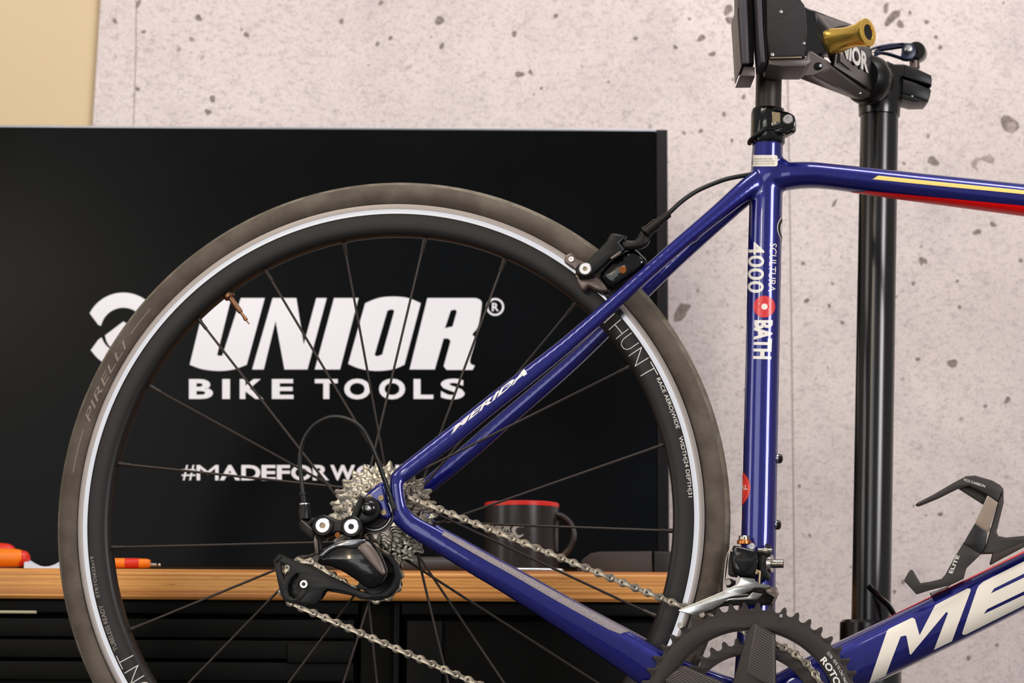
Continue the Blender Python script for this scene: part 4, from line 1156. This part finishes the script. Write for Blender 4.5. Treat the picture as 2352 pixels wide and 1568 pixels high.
# ------------------------------------------------------------------ rear brake
Z3 = crop(1260, 340, 3.92)
def z3(x, y, w): return P(*Z3([(x, y)])[0], w)
bk = mk('rear_brake', *pl(Z3([(238, 1085), (262, 1048), (340, 1028), (392, 968), (452, 908), (520, 838), (552, 775), (575, 764), (615, 768), (702, 792), (640, 850), (692, 912), (650, 942), (560, 992), (500, 1052), (430, 1112), (388, 1152), (300, 1168), (250, 1135)]), .0345, .009, .0022), 'black_satin', bike, 50, label='black caliper rim brake')
mk('caliper_arm', *pl(Z3([(470, 1085), (560, 985), (660, 925), (770, 900), (830, 950), (885, 1020), (820, 1110), (700, 1190), (600, 1260), (520, 1230), (450, 1140)]), .0265, .020, .006, 2), 'black_gloss', bk, 60)
mk('pad_bracket', *pl(Z3([(140, 1010), (150, 970), (180, 946), (212, 944), (236, 975), (262, 1000), (340, 1040), (300, 1120), (252, 1130), (236, 1090), (190, 1060), (150, 1035)]), .0285, .006, .0015, 2), 'grey_alloy', bk)
mk('bracket_bolt', *bolt(z3(205, 1003, .0284), OUT, .0031, .0020, .0011), 'silver', bk)
mk('pad_holder', *pl(Z3([(238, 1110), (300, 1165), (390, 1150), (430, 1135), (480, 1190), (530, 1258), (526, 1288), (475, 1300), (400, 1275), (360, 1250), (318, 1296), (285, 1270), (252, 1200)]), .0270, .010, .003, 2), 'grey_alloy', bk, 60)
mk('pad', *pl(Z3([(470, 1290), (560, 1290), (590, 1350), (520, 1350)]), .0180, .004, .001), 'black_satin', bk)
p = z3(332, 1091, .0340)
mk('pivot_bolt', *bolt(p, OUT, .0064, .0035, .0023, .0022, 32), 'silver', bk)
mk('bolt_socket', *lathe([(0, .0014), (.0023, .0014), (.0023, .0016), (0, .0016)], p, OUT, 6), 'gold_dull', bk)
mk('arm_edge', *pl(Z3([(548, 990), (640, 925), (662, 932), (640, 960), (570, 1000)]), .0358, .002, .0006), 'grey_alloy', bk)
mk('cable_arm', *pl(Z3([(640, 835), (690, 822), (760, 830), (800, 800), (828, 745), (870, 765), (905, 815), (890, 860), (840, 895), (700, 912), (660, 900)]), .0320, .010, .003, 2), 'black_alloy', bk, 60)
mk('spring_bolt', *cyl(z3(668, 1096, .024), z3(668, 1096, .0282), .0037), 'copper', bk)
d0, d1 = z3(868, 765, .027), z3(985, 672, .027)
mk('barrel_adjuster', *lathe([(.0040, 0), (.0062, .0006), (.0062, .0030), (.0054, .0040), (.0056, .0150), (.0044, .0165), (.0044, .0200), (.0036, .0210), (.0036, .030), (.0026, .031)], d0, d1 - d0, 22), 'black_alloy', bk)
hp = [(960, 690, .027), (1020, 645, .027), (1110, 560, .026), (1200, 478, .024), (1320, 395, .021), (1440, 338, .018), (1580, 285, .015), (1700, 258, .012), (1850, 232, .010)]
mk('brake_cable', *tube(catmull([z3(*h) for h in hp], 8), .0023, 12), 'cable_black', bike)

# ------------------------------------------------------------------ front derailleur
ZF = crop(1660, 1220, 8.711)
def zf(x, y, w): return P(*ZF([(x, y)])[0], w)
fd = mk('front_derailleur', *pl(ZF([(190, 330), (215, 275), (300, 285), (420, 310), (560, 350), (700, 385), (700, 560), (690, 700), (670, 800), (650, 930), (500, 950), (350, 915), (300, 880), (225, 850), (195, 700), (185, 500)]), .0420, .020, .003), 'black_gloss', bike, 50, label='black front derailleur with steel cage')
mk('body_facet', *pl(ZF([(200, 400), (290, 490), (380, 400), (560, 540), (690, 440), (640, 620), (560, 700), (440, 840), (380, 830), (250, 600)]), .0432, .003, .0012), 'black_satin', fd)
mk('side_plate', *pl(ZF([(700, 430), (840, 440), (850, 250), (900, 235), (960, 300), (985, 360), (960, 480), (900, 560), (890, 780), (960, 860), (950, 960), (890, 990), (820, 930), (760, 980), (745, 820), (705, 760)]), .0300, .010, .0015), 'black_satin', fd)
mk('fixing_washer', *lathe([(.0030, 0), (.0086, 0), (.0092, .0008), (.0086, .0042), (.003, .0044)], zf(905, 645, .022), (1, -.25, 0), 28), 'silver', fd)
mk('fixing_bolt', *lathe([(0.0, 0), (.0042, 0), (.0042, .0105), (.0036, .0110), (.002, .0110), (.002, .009), (0, .009)], zf(990, 648, .022), (1, -.05, 0), 20), 'steel', fd)
mk('limit_pin', *cyl(zf(700, 385, .036), zf(985, 390, .034), .0024), 'steel', fd)
mk('limit_pin_head', *cyl(zf(800, 388, .036), zf(880, 390, .035), .0034), 'steel', fd)
mk('pivot_screw', *bolt(zf(585, 305, .036), OUT, .0032, .003, .0014), 'silver', fd)
mk('cable_bolt', *lathe([(.004, 0), (.0070, .0005), (.0070, .0035), (.0060, .0045), (.0055, .0046)], zf(430, 262, .028), (0, 0, 1), 24), 'copper', fd)
mk('cable_bolt_head', *lathe([(.0050, .0040), (.0054, .0044), (.0054, .0074), (.0046, .0084), (0, .0086)], zf(430, 262, .028), (0, 0, 1), 24), 'steel', fd)
mk('outer_cage', *pl(ZF([(-900, 1585), (-860, 1560), (0, 1200), (160, 1120), (290, 1060), (335, 1000), (350, 915), (480, 925), (640, 945), (650, 990), (730, 1040), (820, 1050), (930, 1075), (960, 1100), (880, 1160), (740, 1130), (640, 1130), (560, 1190), (430, 1240), (330, 1240), (500, 1245), (520, 1280), (300, 1300), (140, 1320), (60, 1380), (0, 1440), (-180, 1540), (-560, 1690), (-640, 1670)]), .0500, .0020, .0006), 'cage_steel', fd)
mk('cage_lip', *pl(ZF([(30, 1400), (120, 1345), (330, 1320), (500, 1310), (600, 1215), (800, 1245), (790, 1275), (680, 1365), (560, 1370), (250, 1375), (120, 1385)]), .0515, .0020, .0007), 'cage_steel', fd)
mk('inner_cage', *pl(ZF([(-560, 1600), (0, 1330), (640, 1120), (1080, 1120), (1110, 1220), (1040, 1400), (980, 1480), (820, 1480), (300, 1480), (0, 1500), (-300, 1620)]), .0350, .0015, .0005), 'black_alloy', fd)
mk('cage_end', *pl(ZF([(850, 1160), (960, 1100), (1080, 1130), (1115, 1225), (1010, 1470), (960, 1475), (1030, 1320), (880, 1240)]), .0480, .014, .0012), 'grey_alloy', fd)
mk('cage_screw', *bolt(P(*Z4([(485, 1003)])[0], .0490), OUT, .0030, .0016, .0012), 'steel', fd)
mk('cage_screw', *bolt(P(*Z4([(676, 908)])[0], .0480), OUT, .0030, .0016, .0012), 'chain_steel', fd)
mk('link_arm', *pl(ZF([(60, 960), (110, 940), (180, 950), (260, 990), (250, 1060), (150, 1120), (80, 1120), (60, 1050)]), .0400, .006, .001), 'black_alloy', fd)
mk('link_arm', *pl(ZF([(150, 400), (190, 400), (210, 780), (280, 800), (290, 920), (160, 900), (110, 860), (110, 620)]), .0360, .006, .001), 'black_satin', fd)
mk('link_bolt', *bolt(zf(110, 1025, .0400), OUT, .0030, .0016, .0014), 'steel', fd)
mk('return_spring', *tube(catmull([zf(690, 760, .042), zf(670, 850, .042), zf(740, 800, .042), zf(725, 1040, .042)], 6), .0011, 8), 'gold_dull', fd)
mk('shift_wire', *tube(catmull([zf(190, 325, .040), zf(130, 390, .0405), (zf(80, 500, .041)), zf(50, 700, .041), zf(25, 960, .041), zf(10, 1190, .041)], 8), .0007, 8), 'steel', bike)

# ------------------------------------------------------------------ bottle cage
ZK = crop(2040, 1060, 4.612)
kax0, kax1 = P(2052, 1418), P(2352, 1265)
kd = (kax1 - kax0); kd.y = 0; kd.normalize(); kn = V((-kd.z, 0, kd.x))
def kw(x, z):
    h = (V((x, 0, z)) - kax0).dot(kn)          # height above the down tube
    t = max(-1, min(1, (h - .038) / .040))
    return .040 * (math.sqrt(max(0, 1 - t * t)) - 1) * 0.75
def kpl(pts, w, th=.003, bev=.0008, sm=1):
    q = ZK(pts); out = []
    for i in range(len(q)):           # densify so the strap can bend round the bottle
        a, b = q[i], q[(i + 1) % len(q)]; n = max(1, int(math.hypot(b[0] - a[0], b[1] - a[1]) / 10))
        out += [(a[0] + (b[0] - a[0]) * k / n, a[1] + (b[1] - a[1]) * k / n) for k in range(n)]
    return pl(out, w, th, bev)
kg = mk('bottle_cage', *kpl([(168, 1258), (205, 1185), (236, 1143), (262, 1148), (343, 1285), (440, 1270), (565, 1240), (605, 1195), (720, 985), (795, 862), (985, 978), (900, 1060), (830, 1128), (800, 1240), (640, 1312), (440, 1362), (300, 1405)], .0310), 'carbon', bike, 40, label='dark carbon bottle cage')
mk('band', *kpl([(795, 866), (918, 655), (1055, 752), (1035, 880), (985, 978)], .0316, .0032), 'carbon_dark', kg)
mk('tan_panel', *kpl([(920, 652), (1000, 480), (1066, 362), (1165, 432), (1110, 600), (1055, 748)], .0305, .003), 'tan_panel', kg)
mk('hook', *kpl([(290, 452), (308, 434), (480, 345), (690, 222), (825, 150), (920, 143), (1100, 195), (1190, 245), (1222, 285), (1165, 432), (1060, 356), (860, 258), (745, 283), (530, 390), (330, 470), (305, 470)], .0275, .007, .002), 'carbon', kg, 40)
mk('hook_inside', *kpl([(745, 285), (770, 215), (1060, 345), (1010, 455)], .0200, .004, .001), 'carbon', kg)
mk('rear_strut', *kpl([(1165, 430), (1222, 290), (1226, 430), (1150, 740), (1170, 785), (1250, 800), (1439, 782), (1600, 760), (1600, 830), (1439, 905), (1250, 1000), (1090, 1092), (1074, 1082), (1105, 975), (1000, 978), (985, 978), (1040, 870)], .0285, .006, .0018), 'carbon', kg)
mk('foot_block', *kpl([(640, 1315), (700, 1180), (830, 1130), (790, 1240)], .0160, .014, .001), 'tan_panel', kg)
mk('foot_block', *kpl([(1110, 990), (1439, 850), (1439, 905), (1090, 1090)], .0335, .003, .001), 'case_brown', kg)
mk('foot_pad', *kpl([(445, 1385), (640, 1315), (660, 1310), (460, 1420)], .0220, .020, .001), 'guard_tape', kg)
vb = kpl([(720, 985), (795, 862), (985, 978), (830, 1128), (600, 1300), (480, 1300)], .0310)
KGB = BVHTree.FromPolygons(*[list(q) for q in vb])
def ktext(s, c, bold=0.0, bvh=KGB):
    v, f = text2d(s, bold); fdecal('brand_print', [quad(ZK(c), q) for q in v], f, 'decal_white', 4, bvh=bvh, par=kg)
ktext('ELITE', [(680, 1185), (758, 1000), (725, 985), (640, 1175)], 0.02)
vb2 = kpl([(745, 215), (825, 150), (920, 143), (1100, 195), (1190, 245), (1222, 285), (1165, 432), (1060, 356), (860, 258)], .0275, .007, .002)
K2 = BVHTree.FromPolygons(*[list(q) for q in vb2])
ktext('VICO CARBON', [(778, 192), (1022, 274), (1030, 248), (786, 170)], 0.01, K2)

# ================================================================== repair stand
def stand():
    Yp = 2.43
    pc = lambda px, py: Wp(px, py, Yp)
    top = pc(2020, 246); low = pc(2000.5, 1425)
    d = (top - low).normalized(); base = low - d * ((low.z) / d.z)
    t = thing('repair_stand', 'black workshop repair stand with round post, clamp head and gold knob', 'repair stand', (base.x, base.y, 0))
    r = .0205
    mk('post', *cyl(low - d * .25, top, r, seg=48), 'stand_black', t, label='long round black post')
    mk('lower_tube', *cyl(base + d * .02, low, .0325, seg=48, bev=.003), 'stand_black', t)
    for k in range(3):
        a = rad(90 + 120 * k); q = V((math.cos(a), math.sin(a), 0))
        mk('leg', *tube([V((base.x, base.y, .06)) + q * .02, V((base.x, base.y, .02)) + q * .30], .014, 14, ref=(0, 0, 1)), 'stand_black', t)
    Zs = crop(1900, 1330, 6.589)
    lv = [Wp(*Zs([c])[0], Yp - .032) for c in ((620, 90), (680, 160), (800, 280), (920, 390), (1010, 530), (1030, 600))]
    mk('height_lever', *tube(catmull(lv, 5), [(.004, .0022)] + [(.005, .003)] * (len(catmull(lv, 5)) - 2) + [(.005, .003)], 10), 'black_gloss', t)
    # collar at the top of the post
    Zh3 = crop(1880, 60, 7.128)
    def h3(x, y, Y): return Wp(*Zh3([(x, y)])[0], Y)
    mk('post_collar', *lathe([(.018, -.012), (.0222, -.010), (.0228, .004), (.026, .010), (.026, .030), (.02, .034), (0, .034)], top, d, 40), 'stand_black', t)
    # head block that grips the post, with a split and two ears
    for loop, nm in ((([(1130, 560), (1240, 610), (1400, 610), (1640, 700), (1850, 800), (1862, 870), (1855, 975), (1560, 880), (1400, 830), (1150, 850)]), 'upper_ear'),
                     (([(1150, 865), (1385, 850), (1560, 910), (1850, 1035), (1830, 1150), (1800, 1235), (1560, 1240), (1340, 1180), (1120, 1080)]), 'lower_ear')):
        mk(nm, *wpl(Zh3(loop), Yp - .012, .035, .002), 'stand_black', t)
    mk('ear_front', *wpl(Zh3([(1385, 870), (1560, 920), (1848, 1040), (1825, 1150), (1798, 1228), (1370, 1085)]), Yp - .0145, .003, .001), 'black_satin', t)
    mk('ear_front', *wpl(Zh3([(1420, 625), (1640, 705), (1848, 805), (1858, 870), (1850, 965), (1400, 825)]), Yp - .0145, .003, .001), 'black_satin', t)
    mk('ear_bolt', *cyl(h3(1530, 1140, Yp - .012), h3(1530, 1165, Yp - .012), .0022), 'silver', t)
    # quick release lever
    lev_o = [(845, 370), (900, 335), (1020, 300), (1180, 272), (1380, 262), (1530, 272), (1590, 320), (1612, 400), (1590, 480), (1530, 545), (1460, 555), (1400, 545), (1300, 505), (1130, 455), (950, 430), (935, 490), (900, 510), (860, 480)]
    lev_h = [(945, 395), (1060, 345), (1200, 315), (1372, 300), (1378, 330), (1365, 470), (1335, 480), (1180, 425), (1060, 405)]
    lv = mk('quick_release_lever', *wpl([Zh3(lev_o), Zh3(lev_h)], Yp - .014, .008, .0015), 'lever_blue', t, label='dark blue quick release lever with cut-out')
    p = h3(1475, 375, Yp - .0145)
    mk('lever_pin', *lathe([(.0042, 0), (.0048, .001), (.003, .003), (0, .0034)], p, (0, -1, 0), 16), 'silver', lv)
    mk('cam_roller', *lathe([(0, -.004), (.0095, -.004), (.0105, -.002), (.0105, .012), (.0095, .014), (0, .014)], h3(1620, 450, Yp + .006), (-.35, -1, 0), 28), 'black_gloss', lv)
    mk('cam_neck', *cyl(h3(1570, 560, Yp), h3(1575, 700, Yp), .0055), 'grey_alloy', lv)
    # round flange between arm and head
    fc = h3(784, 872, 2.388); ax = V((.59, .81, 0)).normalized()
    mk('flange', *lathe([(0, -.012), (.020, -.012), (.0252, -.006), (.0264, 0), (.0264, .009), (.0256, .0105), (.018, .012), (.017, .030), (0, .030)], fc, ax, 56), 'black_satin', t)
    mk('flange_lip', *lathe([(.0258, .0020), (.0270, .0024), (.0270, .0064), (.0258, .0068)], fc, ax, 56), 'stand_black', t)
    # arm: tapering beam running from the jaws back to the flange
    Za = crop(1640, 0, 4.356)
    def za(x, y, Y): return Wp(*Za([(x, y)])[0], Y)
    def prism6(front, back, Y0, Y1, m, nm, par=t):
        a = [za(x, y, Y0) for x, y in front]; b = [za(x, y, Y1) for x, y in back]; n = len(a)
        vs = a + b; fs = [tuple(range(n)), tuple(range(2 * n - 1, n - 1, -1))] + [(i, i + n, (i + 1) % n + n, (i + 1) % n) for i in range(n)]
        o = mk(nm, vs, fs, m, par, 20)
        bm = bmesh.new(); bm.from_mesh(o.data); bmesh.ops.recalc_face_normals(bm, faces=bm.faces)
        bmesh.ops.bevel(bm, geom=bm.edges[:], offset=.0012, segments=2, affect='EDGES'); bm.to_mesh(o.data); bm.free()
        return o
    Y0, Y1 = 2.235, 2.37
    prism6([(880, 60), (1010, 110), (1040, 300), (1120, 520), (1010, 560), (880, 560)], [(1230, 220), (1400, 250), (1440, 420), (1440, 560), (1330, 600), (1250, 560)], 2.24, 2.34, 'stand_black', 'upper_beam')
    prism6([(1130, 560), (1190, 420), (1260, 470), (1260, 620), (1190, 660)], [(1500, 700), (1530, 470), (1580, 480), (1590, 890), (1570, 905)], 2.262, 2.375, 'stand_black', 'arm_tube')
    lo = prism6([(735, 700), (920, 600), (960, 500), (1080, 580), (1180, 680), (1000, 760), (860, 770), (745, 745)], [(1310, 940), (1400, 880), (1480, 820), (1560, 900), (1580, 960), (1480, 1000), (1400, 985), (1340, 970)], 2.235, 2.378, 'stand_grey', 'lower_arm')
    mk('slot', *tube([za(890, 680, 2.231), za(1380, 890, 2.345)], [(.0009, .0009)] * 2, 8), 'decal_black', lo)
    mk('rivet', *lathe([(.0052, 0), (.0048, .0012), (.002, .002), (0, .002)], za(1045, 672, 2.236), (0.1, -1, -.2), 20), 'black_gloss', lo)
    mk('notch', *wpl(Za([(1345, 870), (1400, 905), (1380, 920), (1350, 925)]), 2.3465, .003, .0003), 'decal_black', lo)
    mk('screw', *lathe([(.0022, 0), (.0016, .001), (0, .0014)], za(1455, 925, 2.352), (0, -1, 0), 12), 'silver', lo)
    # lettering on the arm
    Zu = crop(1880, 60, 7.128)
    q = Zu([(210, 374), (815, 775), (800, 450), (267, 141)])
    # the arm-tube face carries the print; a thin plate follows it
    c4 = [Wp(*Zu([c])[0], Y) for c, Y in (((255, 650), 2.2535), ((875, 1040), 2.3615), ((850, 340), 2.3615), ((330, 120), 2.2535))]
    n = (c4[1] - c4[0]).cross(c4[3] - c4[0]).normalized()
    if n.y > 0: n = -n
    vs = c4 + [v - n * .004 for v in c4]
    sp = mk('name_plate', vs, [(0, 1, 2, 3), (7, 6, 5, 4), (0, 4, 5, 1), (1, 5, 6, 2), (2, 6, 7, 3), (3, 7, 4, 0)], 'stand_black', t, 0)
    pb = BVHTree.FromPolygons(c4, [(0, 1, 2, 3)])
    v, f = text2d('UNIOR', 0.04)
    nv, nf = stick([quad(q, w_) for w_ in v], f, lambda x, y: (CAM, ray(x, y)), pb, .0004, 12)
    mk('brand_print', nv, nf, 'decal_white', sp, 0)
    # clamp jaws
    Zj = crop(1680, 0, 8.709)
    Yj = 2.160
    jw = mk('clamp_jaw', *wpl(Zj([(690, -500), (1370, -500), (1400, 0), (1470, 90), (1500, 300), (1520, 640), (1480, 1120), (1440, 1150), (760, 1165), (700, 700)]), Yj, .055, .003), 'powder_black', t, label='rough black clamp jaw block')
    mk('jaw_base', *wpl(Zj([(745, 1180), (1440, 1150), (1500, 1120), (1560, 990), (1600, 1240), (1480, 1330), (1240, 1330), (1000, 1330), (750, 1290)]), Yj + .004, .05, .002), 'stand_grey', t)
    mk('jaw_pad', *wpl(Zj([(478, -500), (600, -500), (640, 500), (690, 1215), (720, 1250), (585, 1255), (545, 800)]), Yj + .004, .045, .002), 'jaw_rubber', t)
    mk('jaw_gap_plate', *wpl(Zj([(600, -500), (690, -500), (705, 700), (745, 1180), (720, 1230), (690, 1215), (640, 500)]), Yj + .008, .045, .001), 'black_satin', t)
    mk('back_jaw', *wpl(Zj([(135, -500), (410, -500), (440, 120), (450, 300), (455, 1000), (455, 1270), (380, 1275), (210, 1280), (150, 600)]), Yj + .022, .045, .002), 'black_satin', t)
    mk('back_jaw_pad', *wpl(Zj([(145, -500), (300, -500), (350, 600), (365, 1265), (215, 1275), (150, 300)]), Yj + .016, .006, .0025), 'jaw_rubber', t)
    mk('back_jaw_plate', *wpl(Zj([(78, 215), (135, 120), (150, 300), (215, 1280), (170, 1440), (155, 1440)]), Yj + .02, .045, .0008), 'stand_grey', t)
    mk('back_jaw_foot', *wpl(Zj([(160, 1530), (245, 1310), (470, 1330), (470, 1525)]), Yj + .024, .045, .002), 'stand_grey', t)
    for c, r in (((993, 230), .0016), ((820, 1088), .0017), ((1453, 862), .0013)):
        mk('chip', *wpl(circle(Zj([c])[0], r / .000418, 9), Yj - .0002, .0004, .0001), 'silver', jw)
    mk('worn_edge', *wpl(Zj([(770, 1150), (1410, 1133), (1410, 1150), (770, 1168)]), Yj - .0002, .003, .0002), 'gold_dull', jw)
    # gold knob on its screw
    k0, k1 = za(1140, 432, 2.262), za(1570, 330, 2.232)
    ka = (k1 - k0).normalized(); ka = V((ka.x, ka.y - .12, ka.z)).normalized(); L = (k1 - k0).length
    kb = mk('clamp_knob', *lathe([(.006, 0), (.0122, .0004), (.0138, .003), (.0138, .008), (.0128, .012), (.0112, L * .45), (.0110, L * .58), (.0120, L * .76), (.0137, L * .88), (.0143, L * .93), (.0143, L * .985), (.0130, L), (.0082, L), (.0078, L - .0015), (0, L - .0015)], k0, ka, 56), 'gold', t, 40, label='shiny gold waisted knob')
    mk('knob_cap', *lathe([(0, L - .0012), (.0077, L - .0012), (.0077, L - .0009), (0, L - .0007)], k0, ka, 32), 'black_satin', kb)
    mk('knob_screw', *cyl(k0 - ka * .03, k0 + ka * .002, .0048), 'steel', kb)
    mk('knob_collar', *lathe([(.005, -.008), (.011, -.008), (.011, -.001), (.005, -.001)], k0, ka, 32), 'black_gloss', kb)
    mk('knob_bracket', *wpl(Za([(1060, 165), (1100, 150), (1140, 180), (1140, 290), (1130, 330), (1110, 560), (1090, 560), (1085, 320), (1060, 290)]), 2.275, .012, .001), 'black_gloss', t)
    mk('knob_bracket', *wpl(Za([(1230, 260), (1330, 240), (1370, 260), (1365, 330), (1220, 330)]), 2.30, .012, .002), 'black_satin', t)
stand()
